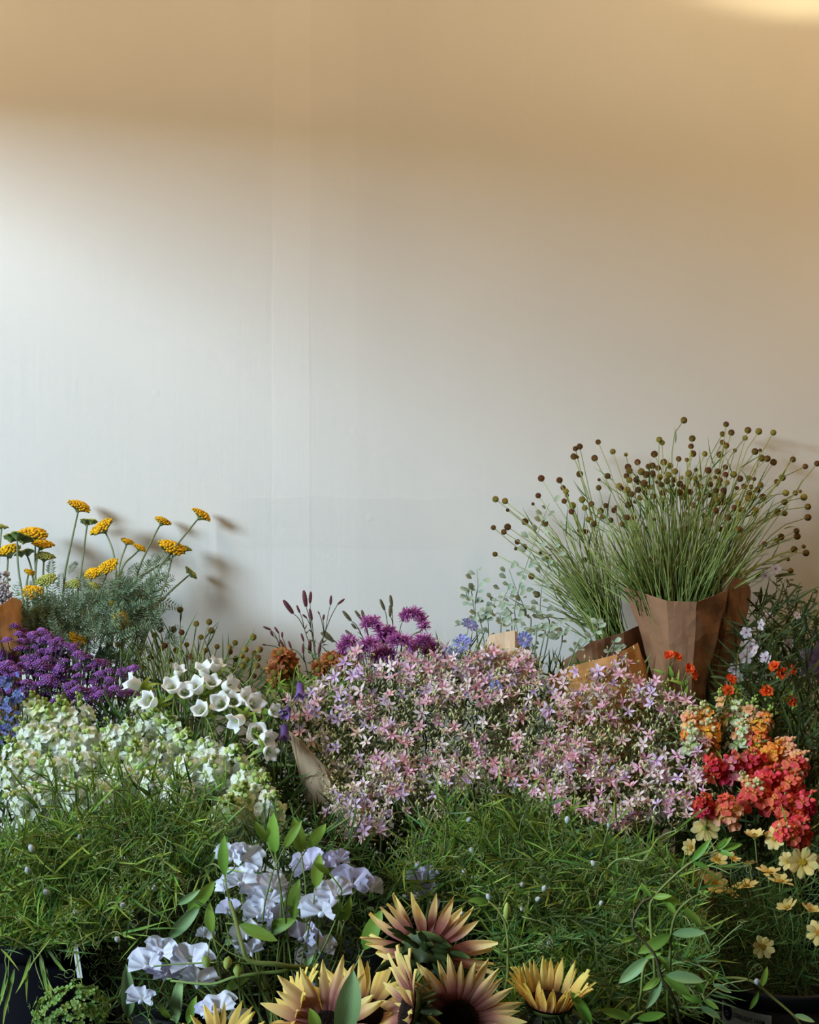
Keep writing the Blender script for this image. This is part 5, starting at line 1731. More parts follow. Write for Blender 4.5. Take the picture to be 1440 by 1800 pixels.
GEUM = [make_geum().mesh('geum_flower', [MM['geum_orange'], MM['calyx_green']]) for _ in range(3)]
for (fls, j, Y, lab) in (([(1177, 1153, 22, (-.3, -.6, .7)), (1189, 1156, 22, (.4, -.6, .6))], (1174, 1190), 2.93, 'pair of orange geum flowers in front of the tall paper cone'), ([(1211, 1176, 22, (.2, -.8, .4)), (1219, 1187, 20, (.6, -.8, .1))], (1198, 1205), 2.92, 'orange geum flower drooping right in front of the paper cone'),
                         ([(1362, 1172, 24, (-.5, -.6, .6)), (1374, 1184, 26, (.1, -1, .2)), (1390, 1178, 22, (.7, -.6, .3))], (1378, 1215), 2.9, 'group of three orange geum flowers in front of the dark corner'), ([(1285, 1195, 22, (.2, -.7, .5))], (1284, 1222), 2.88, 'small orange geum at the top edge of the coral bunch'),
                         ([(1280, 1214, 24, (-.1, -.9, .3))], (1280, 1240), 2.85, 'bright red-orange geum above the cream buds'), ([(1348, 1216, 26, (-.2, -.8, .4))], (1352, 1250), 2.86, 'ruffled red-orange geum right of the cream buds'), ([(1390, 1232, 22, (.2, -.7, .1))], (1386, 1260), 2.84, 'dark red geum bud in the shade at the right')):
    b = base_of('coral', 0.06)
    t = thing('orange_geum', lab, 'flower', b, 'orange geums')
    m = MB()
    J = P(j[0], j[1], Y + .01)
    m.tube(stem_path(b, J, (0, 0, 1)), .0019, .0014, 4)
    for (x, y, w, n) in fls:
        h = P(x, y, Y)
        nn = Vector(n).normalized()
        part('flower', R.choice(GEUM), t, at(h, nn, pxm(w, Y), U(0, 6)))
        m.tube(spline([J, J.lerp(h, .5) + Vector((0, 0, .004)), h - nn * .003], 3), .0012, .0009, 4)
    part('stem', m.mesh('geum_stem', MM['stem_green']), t)
    for k in range(3):
        part('bud', BUD['bud_green'], t, at(J + Vector((U(-.02, .02), U(-.01, .01), U(-.01, .03))), (U(-.4, .4), 0, 1), U(.008, .012)))
    for k in range(5):
        part('leaf', R.choice(BLADE), t, along(J + Vector((U(-.015, .015), U(-.01, .01), U(-.03, .01))), rdir(.9, (0, -.3, .6)), (0, -1, .4), U(.018, .03), .14))
# ------------------------------------------------------------------ grassy sweet pea greens
def sprig(key, px, py, Y, d, L, label, group, deep=False, nb=7, bud=0.16):
    """a vine end with narrow leaf pairs, tendrils and perhaps a small pale bud"""
    p = P(px, py, Y)
    d = Vector(d).normalized()
    b = base_of(key, 0.06, 0.36)
    t = thing('sweet_pea_vine', label, 'vine', b, group)
    e = p + d * L
    m = MB()
    vis = spline([p, p + d * (L * .5) + Vector((U(-.01, .01), U(-.01, .01), .012)), e], 4)
    m.tube(spline([b, b.lerp(p, .55) + Vector((0, 0, .05)), p], 4)[:-1] + vis, .0022, .0011, 4)
    for k in range(2):
        q = R.choice(vis[2:])
        curl(m, q, rdir(.9, d), U(.035, .07), U(.8, 1.8), .0009)
    part('stem', m.mesh('sweet_pea_vine_stem', MM['tendril']), t)
    for k in range(nb):
        q = vis[min(len(vis) - 1, int(U(0, len(vis))))]
        dd = rdir(.85, d + Vector((0, -.25, 0)))
        part('leaf', R.choice(BLADE_D if deep or U(0, 1) < .3 else BLADE), t, along(q, dd, (U(-.6, .6), -1, .5), U(.04, .08), U(.03, .065)))
    if U(0, 1) < bud:
        q = vis[-1] + Vector((U(-.015, .015), -.005, U(-.015, .015)))
        part('bud', BUD['pea_bud'], t, at(q, rdir(.6, (0, -.4, .5)), U(.010, .016)))


def mass(name, poly, n, Yf, label, mats, size=(.03, .075), tend=120, upw=0.5):
    m = MB()
    for (x, y) in fill_poly(poly, n, 7, n * 12):
        p = P(x, y, Yf(x, y) + U(-.02, .07))
        m.add(R.choice(BLADE_T), along(p, Vector((U(-1, 1), U(-.8, .3), U(-.6, 1) + upw)), (U(-.8, .8), -1, .4), U(*size), U(.025, .06)), U(0, 1), 0 if U(0, 1) < .55 else 1)
    for k in range(tend):
        x, y = R.choice(poly)
        cx = sum(q[0] for q in poly) / len(poly)
        cy = sum(q[1] for q in poly) / len(poly)
        f = U(0, 1)
        x, y = x + (cx - x) * f, y + (cy - y) * f
        curl(m, P(x + U(-40, 40), y + U(-30, 30), Yf(x, y) - U(0, .03)), rdir(1, (0, -.4, .3)), U(.04, .09), U(.6, 1.8), .0009, 2)
    solo(name, m.mesh(name, [MM[q] for q in mats]), label, 'foliage', kind='stuff')


PL = [(-10, 1475), (60, 1462), (130, 1440), (200, 1425), (260, 1420), (330, 1425), (380, 1450), (390, 1480), (370, 1530), (310, 1575), (220, 1610), (190, 1660), (100, 1670), (-10, 1670)]
yl = lambda x, y: 2.46 - (y - 1380) * .0009
mass('grassy_greens', PL, 2900, yl, 'tangled grassy sweet pea leaves below the white snapdragons', ('blade_green', 'blade_deep', 'tendril'), tend=150)
PLD = [(190, 1560), (330, 1540), (370, 1620), (330, 1680), (220, 1740), (200, 1800), (60, 1800), (60, 1700), (190, 1650)]
mass('shaded_greens', PLD, 330, lambda x, y: 2.34, 'dark tangled greens in the shade above the bottom left corner', ('blade_deep', 'leaf_dark', 'tendril'), tend=90)
for (x, y) in fill_poly(PL, 66, 34) + [(x_, U(1400, 1440)) for x_ in range(70, 380, 22)]:
    Y = yl(x, y) - .03
    up = y < 1450
    d = (U(-.6, .6), U(-.7, -.1), 1.0) if up else (U(-1, .7), U(-1, -.3), U(-.2, .6))
    lab = ('bright grassy vine tip standing up in front of the white snapdragons' if y < 1430 else 'grassy vine at the left edge with pale tendrils' if x < 90 else 'grassy vine drooping over the bottom left bucket' if y > 1590 else 'grassy vine in the middle of the left-hand greens' if x < 260 else 'grassy vine in the shade at the right side of the left-hand greens')
    sprig('peaa' if x < 180 else 'peab', x, y, Y, d, U(.06, .11) if y > 1440 else U(.04, .075), lab, 'grassy greens on the left')
# long blades hanging over the navy bucket
for (x, y, ex, ey) in ((66, 1655, 78, 1740), (60, 1660, 40, 1725), (72, 1650, 110, 1700), (20, 1670, 5, 1760), (30, 1665, 15, 1780), (70, 1660, 84, 1730)):
    Y = 2.27
    b = Vector((BK['peaa'][0] + .04, BK['peaa'][1], .5))
    t = thing('hanging_vine', 'thin green vine hanging down over the navy bucket', 'vine', b, 'vines hanging over the navy bucket')
    m = MB()
    p, e = P(x, y, Y), P(ex, ey, Y - .03)
    m.tube(spline([b, p, p.lerp(e, .5) + Vector((U(-.01, .01), 0, .005)), e], 4), .002, .001, 4)
    part('stem', m.mesh('hanging_vine_stem', MM['tendril']), t)
    for k in range(2):
        part('leaf', R.choice(BLADE), t, along(p.lerp(e, U(.1, .6)), (e - p).normalized() + Vector((U(-.3, .3), -.1, 0)), (0, -1, .2), U(.05, .075), .09))

PC = [(690, 1570), (720, 1510), (750, 1460), (800, 1435), (870, 1425), (950, 1440), (1000, 1470), (1080, 1490), (1180, 1510), (1220, 1540), (1230, 1640), (1235, 1700), (1215, 1790), (1080, 1800), (900, 1780), (860, 1640), (820, 1580)]
yc = lambda x, y: 2.50 - (y - 1390) * .00085
mass('grassy_greens', PC, 4200, yc, 'tangled grassy sweet pea leaves in the centre behind the sunflowers', ('blade_green', 'blade_deep', 'tendril'), tend=230, upw=.3)
for (x, y) in fill_poly(PC, 84, 40):
    Y = yc(x, y) - .03
    d = (U(-.7, .7), U(-.7, -.1), 1.0) if y < 1500 else (U(-1, 1), U(-.9, -.2), U(-.3, .8))
    lab = ('grassy vine tip rising into the pink larkspur' if y < 1455 else 'grassy vine just above the tallest sunflower' if x < 830 else 'grassy vine in the shade behind the leafy vine' if x > 1080 else 'grassy vine in the dark tangle right of the sunflowers' if y > 1630 else 'grassy vine in the middle of the central greens')
    sprig('peac' if x < 940 else 'pead', x, y, Y, d, U(.06, .11), lab, 'grassy greens in the centre', deep=y > 1600)
PG = [(380, 1480), (450, 1440), (520, 1450), (600, 1440), (660, 1500), (700, 1560), (680, 1640), (640, 1700), (480, 1740), (340, 1800), (210, 1800), (220, 1700), (330, 1640), (380, 1560)]
mass('sweet_pea_tangle', PG, 950, lambda x, y: 2.36 - (y - 1440) * .0004, 'dark tangle of stems and tendrils behind the sweet pea blossoms', ('blade_deep', 'leaf_dark', 'tendril'), tend=170)

# ------------------------------------------------------------------ pale sweet pea blossoms
SP = [  # blossoms of one stem: (x, y, size, facing), node, depth, label
    ([(408, 1498, 48, (-.3, -1, .1)), (432, 1500, 50, (.4, -.9, .1))], (425, 1570), 2.24, 'pale lilac sweet pea, highest pair of blossoms on the left'),
    ([(424, 1540, 54, (-.2, -.9, .3)), (452, 1556, 46, (.3, -.9, .2))], (432, 1620), 2.22, 'white sweet pea pair just below the highest blossoms'),
    ([(478, 1548, 44, (.6, -.7, .2)), (470, 1572, 50, (.2, -1, 0))], (450, 1630), 2.21, 'white ruffled sweet pea pair at the centre of the cluster'),
    ([(456, 1596, 48, (-.2, -.9, -.1)), (482, 1606, 46, (.4, -.9, -.2))], (446, 1650), 2.2, 'lilac-white sweet pea pair low in the centre'),
    ([(404, 1594, 40, (-.6, -.7, .1)), (396, 1556, 34, (-.7, -.6, 0))], (412, 1640), 2.22, 'small white sweet pea facing left beside a green bud'),
    ([(432, 1632, 46, (.1, -.9, -.3)), (440, 1664, 40, (.2, -.8, -.4))], (424, 1680), 2.18, 'cream-white sweet pea hanging beside the thick winged stem'),
    ([(544, 1512, 52, (-.3, -.9, .2)), (572, 1514, 40, (.1, -1, .1)), (592, 1506, 36, (.4, -.8, .2))], (556, 1590), 2.25, 'three pale sweet peas in a row below the larkspur'),
    ([(620, 1542, 58, (-.1, -1, .2)), (650, 1554, 40, (.5, -.8, -.1))], (600, 1600), 2.22, 'round lilac sweet pea beside the grassy greens'),
    ([(566, 1588, 62, (-.3, -.9, -.1)), (586, 1562, 52, (.3, -.9, .3))], (560, 1640), 2.17, 'large bright white sweet pea with an upright ruffled petal'),
    ([(532, 1636, 52, (-.2, -.9, .1)), (560, 1656, 48, (.3, -.8, -.2))], (545, 1690), 2.2, 'shaded lilac sweet pea pair above the sunflowers'),
    ([(504, 1566, 40, (.1, -.8, .2))], (506, 1620), 2.28, 'shaded pinkish sweet pea behind the central pair'),
    ([(262, 1684, 58, (-.4, -.9, .1)), (282, 1664, 46, (.1, -.9, .4)), (288, 1704, 46, (.3, -.8, -.2))], (330, 1700), 2.12, 'white sweet pea cluster at the far lower left'),
    ([(338, 1680, 62, (-.2, -.9, .3)), (348, 1712, 54, (.1, -.8, -.6))], (380, 1696), 2.12, 'broad lilac sweet pea right of the lower left cluster'),
    ([(250, 1746, 44, (-.3, -.9, -.2))], (262, 1790), 2.12, 'shaded lilac sweet pea at the lower left edge of the bunch'),
    ([(384, 1764, 52, (-.1, -.9, .4)), (366, 1776, 40, (-.6, -.7, 0)), (422, 1786, 34, (.4, -.9, 0))], (392, 1820), 2.04, 'white sweet pea standing just above the lowest sunflower petals'),
    ([(742, 1536, 44, (0, -1, .1)), (748, 1560, 36, (.2, -.9, -.2))], (744, 1590), 2.36, 'pale sweet pea sunk in the greens above the tallest sunflower'),
    ([(362, 1640, 28, (-.3, -.8, .3))], (380, 1680), 2.2, 'tiny white sweet pea behind the broad lilac one'),
    ([(558, 1742, 34, (0, -.9, .2))], (545, 1780), 2.12, 'pale sweet pea half hidden behind the sunflower petals')]
for (fls, node, Y, lab) in SP:
    b = base_of('peafl', 0.05)
    t = thing('sweet_pea', lab, 'flower', b, 'pale sweet pea blossoms')
    J = P(node[0], node[1], Y + .02)
    m = MB()
    m.tube(stem_path(b, J, (0, -.2, 1)), .0026, .002, 5)
    for (x, y, w, n) in fls:
        h = P(x, y, Y)
        nn = Vector(n).normalized()
        s = pxm(w * 1.18, Y)
        km_, pcs_ = R.choice(PEA['pea_white' if U(0, 1) < .62 else 'pea_lilac'])
        bo = part('blossom', km_, t, at(h - Vector((0, 0, s * .12)), nn, s, U(-.35, .35)))
        for nm_, pm_ in pcs_:
            sub_part(nm_, pm_, bo, Matrix.Identity(4))
        m.tube(spline([J, J.lerp(h, .5) + Vector((0, .006, .008)), h - nn * s * .22 - Vector((0, 0, s * .2))], 3), .0016, .0011, 4)
    for k in range(2):
        curl(m, J + Vector((U(-.01, .01), -.005, U(-.01, .02))), rdir(.8, (0, -.5, .5)), U(.05, .08), U(1, 2), .001)
    part('stem', m.mesh('sweet_pea_stem', MM['stem_green']), t)
# broad leaves, buds and the thick winged stem of the sweet peas
PLV = [(330, 1600, 372, 1560, 'g'), (312, 1590, 345, 1570, 'b'), (296, 1650, 345, 1600, 'b'), (395, 1540, 390, 1480, 'd'), (470, 1480, 452, 1450, 'g'), (484, 1500, 476, 1440, 'g'), (500, 1490, 524, 1450, 'g'), (530, 1500, 520, 1446, 'y'), (540, 1490, 568, 1456, 'y'), (555, 1560, 560, 1510, 'd'), (580, 1535, 556, 1520, 'g'),
       (500, 1640, 520, 1560, 'd'), (600, 1620, 590, 1580, 'y'), (606, 1620, 616, 1584, 'y'), (640, 1670, 664, 1610, 'y'), (372, 1640, 366, 1596, 'y'), (395, 1660, 420, 1640, 'b'), (290, 1722, 335, 1690, 'b'), (310, 1800, 312, 1725, 'b'), (225, 1790, 224, 1710, 'b'), (330, 1800, 340, 1760, 'g'), (395, 1740, 430, 1720, 'd'),
       (455, 1640, 510, 1620, 'd'), (420, 1625, 480, 1650, 'd'), (535, 1700, 548, 1680, 'b'), (300, 1790, 280, 1770, 'g'), (545, 1720, 530, 1704, 'b')]
for i, (x, y, ex, ey, c) in enumerate(PLV):
    Y = 2.17 + U(-.03, .05)
    b = base_of('peafl', 0.05)
    p, e = P(x, y, Y), P(ex, ey, Y - .02)
    ln = (e - p).length
    zl = {'g': 'green sweet pea leaf among the blossoms', 'y': 'bright yellow-green sweet pea leaf catching the light', 'b': 'blue-green veined sweet pea leaf at the lower left', 'd': 'dark sweet pea leaf between the blossoms'}[c]
    if c == 'b' and x > 500:
        zl = 'blue-green sweet pea leaf in the gap above the sunflowers'
    t = thing('sweet_pea_leaf', zl, 'leaf', b, 'broad sweet pea leaves')
    m = MB()
    m.tube(stem_path(b, p, (e - p)), .0022, .0014, 4)
    part('stem', m.mesh('sweet_pea_leaf_stem', MM['stem_green']), t)
    part('leaf', R.choice(LEAF_BL if c == 'b' else LEAF_OV), t, along(p, e - p, (U(-.5, .5), -1, U(.1, .6)), ln * 1.08, ln * U(.9, 1.25)))
m = MB()
b = base_of('peafl', .03)
t = thing('winged_stem', 'thick flattened green stem bent at a right angle beside the sweet peas', 'stem', b)
m.tube(spline([b, P(560, 1730, 2.12), P(500, 1698, 2.06), P(440, 1690, 2.05), P(425, 1660, 2.06), P(412, 1610, 2.10), P(404, 1585, 2.12)], 5), .0048, .003, 6)
part('stem', m.mesh('winged_stem', MM['stem_green']), t)
m = MB()
m.tube(spline([P(500, 1698, 2.06), P(400, 1692, 2.05), P(330, 1694, 2.08), P(270, 1698, 2.1)], 5), .0016, .001, 4)
m.tube(spline([P(510, 1706, 2.07), P(420, 1716, 2.07), P(370, 1730, 2.08), P(300, 1724, 2.1)], 5), .0030, .002, 5)
m.tube(spline([P(440, 1690, 2.05), P(400, 1672, 2.06), P(372, 1650, 2.06), P(366, 1680, 2.05)], 5), .0014, .001, 4)
part('side_stem', m.mesh('winged_side_stem', MM['stem_green']), t)
for (x, y) in ((362, 1690), (400, 1692), (417, 1706)):
    part('bud', BUD['bud_green'], t, at(P(x, y, 2.04), (U(-.3, .3), -.5, -.8), .02))

# green leafy cluster hanging at the bottom left
b = Vector((BK['peab'][0] - .05, BK['peab'][1] - .06, .36))
t = thing('sedum_head', 'rounded lime-green budded flower head at the bottom left corner', 'flower', b)
h = P(128, 1776, 2.14)
m = MB()
m.tube(stem_path(b, h, (-.3, -.6, .3)), .003, .0024, 5)
part('stem', m.mesh('sedum_stem', MM['stem_green']), t)
SED = make_phlox(4, .5)
m = MB()
for k in range(190):
    d = rdir(1, (U(-1, 1), U(-1, .2), U(-1, 1)))
    q = h + Vector((d.x * pxm(62, 2.14), d.y * .05, d.z * pxm(42, 2.14)))
    m.add(SED, at(q * 1.0 + Vector((U(-.006, .006), U(-.01, .01), U(-.006, .006))), rdir(.6, d + Vector((0, -.3, .3))), U(.009, .018), U(0, 6)), U(0, 1))
part('flower_cluster', m.mesh('sedum_cluster', [MM['sedum_green'], MM['sedum_green']]), t, kind='stuff')

# ------------------------------------------------------------------ cream cosmos
CO = [(1240, 1456, 50, (.1, .6, -.5), 2.62), (1327, 1472, 42, (-.1, -.05, 1), 2.56), (1362, 1474, 42, (-.7, -.6, .2), 2.55), (1410, 1516, 56, (.05, -1, .25), 2.44), (1444, 1518, 40, (.3, -.9, .2), 2.46), (1386, 1514, 34, (-.5, -.6, .4), 2.50), (1352, 1534, 46, (.1, -.05, 1), 2.46),
      (1372, 1550, 44, (.1, -.1, 1), 2.43), (1216, 1490, 34, (-.7, -.6, .3), 2.56), (1256, 1554, 46, (.05, -.8, .6), 2.46), (1312, 1558, 46, (-.1, -.1, 1), 2.44), (1288, 1510, 30, (.3, -.2, .9), 2.52), (1386, 1596, 42, (-.5, -.1, .8), 2.40), (1424, 1602, 40, (.2, -.1, 1), 2.40),
      (1440, 1640, 46, (-.2, -.8, .4), 2.34), (1341, 1664, 42, (-.05, -1, .1), 2.33), (1262, 1512, 36, (.2, -.6, .7), 2.53), (1280, 1570, 38, (.3, -.1, .9), 2.48), (1240, 1534, 30, (-.5, -.7, .2), 2.5), (1232, 1606, 24, (0, -.8, .4), 2.46), (1318, 1520, 30, (0, .3, .8), 2.54)]
COLAB = ['cosmos turned away, dim, just under the coral snapdragons', 'cream cosmos facing up, highest above the dark gap', 'cream cosmos seen from the side right of the highest one', 'largest cream cosmos, wide open towards the viewer', 'cream cosmos cut by the right edge beside the largest one', 'cream cosmos tucked behind the largest one',
         'pale apricot cosmos seen edge-on below the largest one', 'yellowish cosmos edge-on, lower of the two below the largest', 'dim cream cosmos standing on edge by the larkspur', 'yellow-green cosmos near the leafy vine', 'cream cosmos with raised petals in the middle', 'small apricot cosmos behind the vine tip',
         'cream cosmos half closed at mid height', 'small apricot cosmos low at the right edge', 'cream cosmos cut by the right edge, lowest there', 'small open cosmos with orange eye, lowest of all', 'pale pink-cream cosmos behind the vine tip', 'dull apricot cosmos in the shade beside the vine',
         'small dull cosmos left of the yellow-green one', 'tiny orange fading cosmos by the kraft paper', 'dark shaded cosmos seen from behind']
for (px, py, w, n, Y), lab in zip(CO, COLAB):
    b = base_of('cosmos', 0.06)
    t = thing('cosmos', lab, 'flower', b, 'cream cosmos bunch')
    h = P(px, py, Y)
    nn = Vector(n).normalized()
    fo = part('flower', R.choice(COSMOS), t, at(h, nn, pxm(w * 1.02, Y), U(0, 6)))
    cup = U(.2, .6)
    for k in range(8):
        sub_part('petal', R.choice(COSPET), fo, ringM(k * PI / 4 + U(-.1, .1), cup + U(-.15, .25), 0.07))
    m = MB()
    sp = stem_path(b, h - nn * .004, nn + Vector((0, 0, .6)), 8)
    m.tube(sp, .0019, .0012, 4)
    part('stem', m.mesh('cosmos_stem', MM['stem_green']), t)
    for k in range(5):
        part('leaf', R.choice(BLADE_D), t, along(R.choice(sp[3:-1]), rdir(1, (0, -.3, .6)), (0, -1, .3), U(.03, .055), .03))
m = MB()
for (x, y) in fill_poly([(1230, 1560), (1300, 1560), (1440, 1560), (1450, 1740), (1290, 1740), (1240, 1650)], 900, 4, 20000):
    Y = 2.46 - (y - 1560) * .0004 + U(-.05, .06)
    p = P(x, y, Y)
    m.add(R.choice(BLADE_T), along(p, Vector((U(-1, 1), U(-.8, .3), U(-.2, 1))), (U(-.8, .8), -1, .4), U(.03, .06), .028), U(0, 1))
for (x, y) in fill_poly([(1260, 1650), (1450, 1640), (1450, 1745), (1290, 1745)], 40, 6):
    p = P(x, y, 2.40 + U(-.04, .05))
    m.tube(spline([p, p + Vector((U(-.02, .02), 0, -.03)), p + Vector((U(-.03, .03), U(-.01, .01), -.08))], 2), .0012, .0012, 3)
solo('cosmos_foliage', m.mesh('cosmos_foliage', MM['blade_deep']), 'fine thread-like dark green cosmos leaves above the labelled bucket', 'foliage', kind='stuff')

# ------------------------------------------------------------------ leafy honeysuckle vine
VINES = [
    ('tallest honeysuckle vine reaching right towards the cosmos', [(1162, 1800), (1150, 1690), (1143, 1600), (1152, 1575), (1180, 1545), (1218, 1514), (1262, 1494)], 2.02,
     [(1146, 1578, 1128, 1556, 'p'), (1148, 1578, 1176, 1574, 'g'), (1160, 1572, 1198, 1590, 'g'), (1165, 1580, 1190, 1605, 'g'), (1216, 1514, 1246, 1480, 'p'), (1218, 1516, 1245, 1524, 'g'), (1262, 1494, 1284, 1474, 'p'), (1264, 1496, 1302, 1482, 'g'), (1262, 1496, 1286, 1502, 'g'), (1258, 1492, 1276, 1476, 'g')]),
    ('honeysuckle vine arching over to a curled tip beside the cosmos', [(1178, 1800), (1178, 1700), (1180, 1640), (1190, 1605), (1212, 1582), (1236, 1570)], 2.00,
     [(1180, 1642, 1126, 1674, 'g'), (1182, 1642, 1236, 1638, 'b'), (1200, 1594, 1234, 1626, 'g'), (1236, 1570, 1222, 1582, 'p'), (1236, 1570, 1242, 1566, 'p'), (1178, 1712, 1162, 1680, 'p')]),
    ('dark-stemmed honeysuckle vine with the largest leaves', [(1196, 1800), (1180, 1745), (1163, 1718), (1152, 1680), (1128, 1650), (1112, 1625), (1126, 1590), (1146, 1578)], 1.96,
     [(1120, 1646, 1096, 1654, 'p'), (1122, 1646, 1138, 1626, 'p'), (1164, 1716, 1216, 1748, 'g'), (1162, 1718, 1132, 1740, 'g'), (1162, 1720, 1140, 1772, 'b'), (1170, 1714, 1236, 1722, 'b')]),
    ('honeysuckle stem with drooping pointed leaves on the left', [(1130, 1800), (1128, 1740), (1132, 1700), (1146, 1682)], 1.98,
     [(1140, 1682, 1090, 1728, 'b'), (1134, 1684, 1160, 1676, 'p'), (1112, 1774, 1098, 1800, 'g'), (1118, 1764, 1108, 1772, 'p')]),
    ('short honeysuckle shoot with opposite leaves beside the labelled bucket', [(1254, 1810), (1240, 1760), (1236, 1748), (1246, 1726)], 2.0,
     [(1246, 1726, 1238, 1706, 'p'), (1248, 1726, 1264, 1710, 'p'), (1252, 1730, 1284, 1742, 'b'), (1236, 1746, 1220, 1714, 'g'), (1238, 1756, 1262, 1772, 'g'), (1236, 1762, 1202, 1750, 'g'), (1230, 1770, 1268, 1788, 'b')]),
    ('honeysuckle shoot with broad leaves at the bottom edge', [(1100, 1830), (1110, 1790), (1130, 1778)], 1.96, [(1110, 1788, 1060, 1776, 'g'), (1120, 1790, 1168, 1784, 'g'), (1112, 1800, 1150, 1815, 'b')]),
    ('long bare vine arching right across the labelled bucket', [(1180, 1790), (1220, 1735), (1270, 1720), (1320, 1724), (1360, 1755), (1395, 1785), (1410, 1805)], 2.16,
     [(1338, 1735, 1348, 1706, 'p'), (1334, 1742, 1320, 1776, 'p'), (1396, 1784, 1430, 1794, 'b')])]
for (lab, path, Y, lvs) in VINES:
    b = base_of('vine', .04)
    t = thing('honeysuckle_vine', lab, 'vine', b, 'honeysuckle vines')
    m = MB()
    pts = [P(x, y, Y + (0.03 if k == 0 else U(-.008, .008))) for k, (x, y) in enumerate(path)]
    m.tube(spline([b] + pts, 5), .0028, .0017, 5)
    part('stem', m.mesh('honeysuckle_stem', MM['stem_dark' if 'dark-stemmed' in lab else 'stem_olive']), t)
    for (x, y, ex, ey, c) in lvs:
        p, e = P(x, y, Y), P(ex, ey, Y - U(.0, .02))
        ln = (e - p).length
        part('leaf', R.choice(LEAF_BL if c == 'b' else LEAF_OV), t, along(p, e - p, (U(-.5, .5), -1, U(.2, .8)), ln * 1.05, ln * (.8 if c == 'p' else 1.05)))
# bud on a bowed stem right of the tallest sunflower
b = Vector((BK['sun'][0] + .06, BK['sun'][1] + .03, .36))
t = thing('nodding_bud', 'single pointed green bud on a bowed pale stem right of the tallest sunflower', 'flower', b)
m = MB()
m.tube(spline([b, P(884, 1760, 1.98), P(893, 1680, 1.99), P(890, 1630, 1.99), P(876, 1600, 1.99), P(858, 1584, 1.99)], 6), .0024, .0015, 5)
m.tube(spline([P(892, 1640, 1.99), P(895, 1630, 1.985), P(891, 1618, 1.98)], 3), .0013, .0012, 4)
part('stem', m.mesh('nodding_stem', MM['stem_olive']), t)
part('bud', BUD['bud_green'], t, at(P(891, 1603, 1.98), (.05, -.1, 1), pxm(36, 1.98)) @ S_(.55, .55, 1))
for (x, y, ex, ey) in ((858, 1584, 828, 1582), (862, 1586, 842, 1590)):
    p, e = P(x, y, 1.99), P(ex, ey, 1.98)
    part('leaf', R.choice(LEAF_OV), t, along(p, e - p, (0, -1, .5), (e - p).length * 1.1))


# ------------------------------------------------------------------ bicolour sunflowers
def one_petal(c):
    m = MB()
    petal(m, None, 1.0, .235, lambda t: max(.04, min(1, .5 + 1.3 * t) * (1 - t ** 2.6) ** .85), U(-.25, .16), -.22, .035, 1.4, 7, 4, 0)
    return m.mesh('sunflower_petal', [MM[c]])


SPET = {c: [one_petal(c) for _ in range(5)] for c in ('sun_petal', 'sun_petal_yellow')}
BRM = []
for k in range(3):
    m = MB()
    petal(m, None, 1.0, .44, prof_lance, U(-.3, -.1), .1, .05, 1, 5, 3, 0)
    BRM.append(m.mesh('sunflower_bract', [MM['sun_bract']]))
m = MB()
for k in range(230):
    rr = math.sqrt((k + .5) / 230)
    a = k * 2.39996
    m.add(BALL1, T_((rr * math.cos(a) * .95, rr * math.sin(a) * .95, .24 * (1 - rr * rr) + (.05 if rr > .8 else 0))) @ S_(.05, .05, .11), U(0, 1))
m.lathe([(.01, -.30), (.6, -.22), (.95, -.05), (1.0, .04), (.6, .14), (.01, .2)], 24, None, 0)
DISC = m.mesh('sunflower_disc', MM['sun_disc'])
m = MB()
m.lathe([(.12, -.55), (.22, -.38), (.62, -.30), (.90, -.14), (.92, .0)], 22, None, 0)
CUP = m.mesh('sunflower_cup', MM['sun_bract'])

SUN = [  # x, y, disc px, petal px, facing, tilt forward, colours, petals, depth, label
    (752, 1676, 54, 78, (.22, .80, .30), .12, 'sun_petal', 30, 2.00, 'tallest sunflower turned away, showing its dark green back'),
    (806, 1794, 40, 80, (.02, -1, .30), .12, 'sun_petal', 38, 1.90, 'sunflower facing the viewer with a black centre and maroon-based petals'),
    (966, 1762, 46, 60, (.06, -.10, 1), 1.08, 'sun_petal_yellow', 40, 1.96, 'sunflower seen from the side with upright yellow petals, at the right'),
    (574, 1806, 34, 88, (.0, -.9, .55), .35, 'sun_petal', 22, 1.92, 'sunflower with long upright petals behind the grey-green leaf'),
    (716, 1780, 46, 72, (-.92, -.15, .25), .45, 'sun_petal', 30, 1.88, 'sunflower in profile facing left, its green bracts turned to the right'),
    (516, 1790, 36, 64, (-.75, -.1, .62), .55, 'sun_petal_yellow', 26, 1.96, 'sunflower in profile at the left with petals fanned to the left'),
    (640, 1782, 40, 78, (-.1, -.5, .85), .35, 'sun_petal_yellow', 26, 2.02, 'bright yellow sunflower hidden behind the grey-green leaf'),
    (388, 1842, 34, 56, (.0, -.6, .8), .45, 'sun_petal_yellow', 24, 1.94, 'yellow sunflower just showing at the bottom edge on the left'),
    (1005, 1838, 40, 40, (.2, -.5, .8), .6, 'sun_petal_yellow', 0, 1.90, 'green sunflower bud with spiky bracts at the bottom edge')]
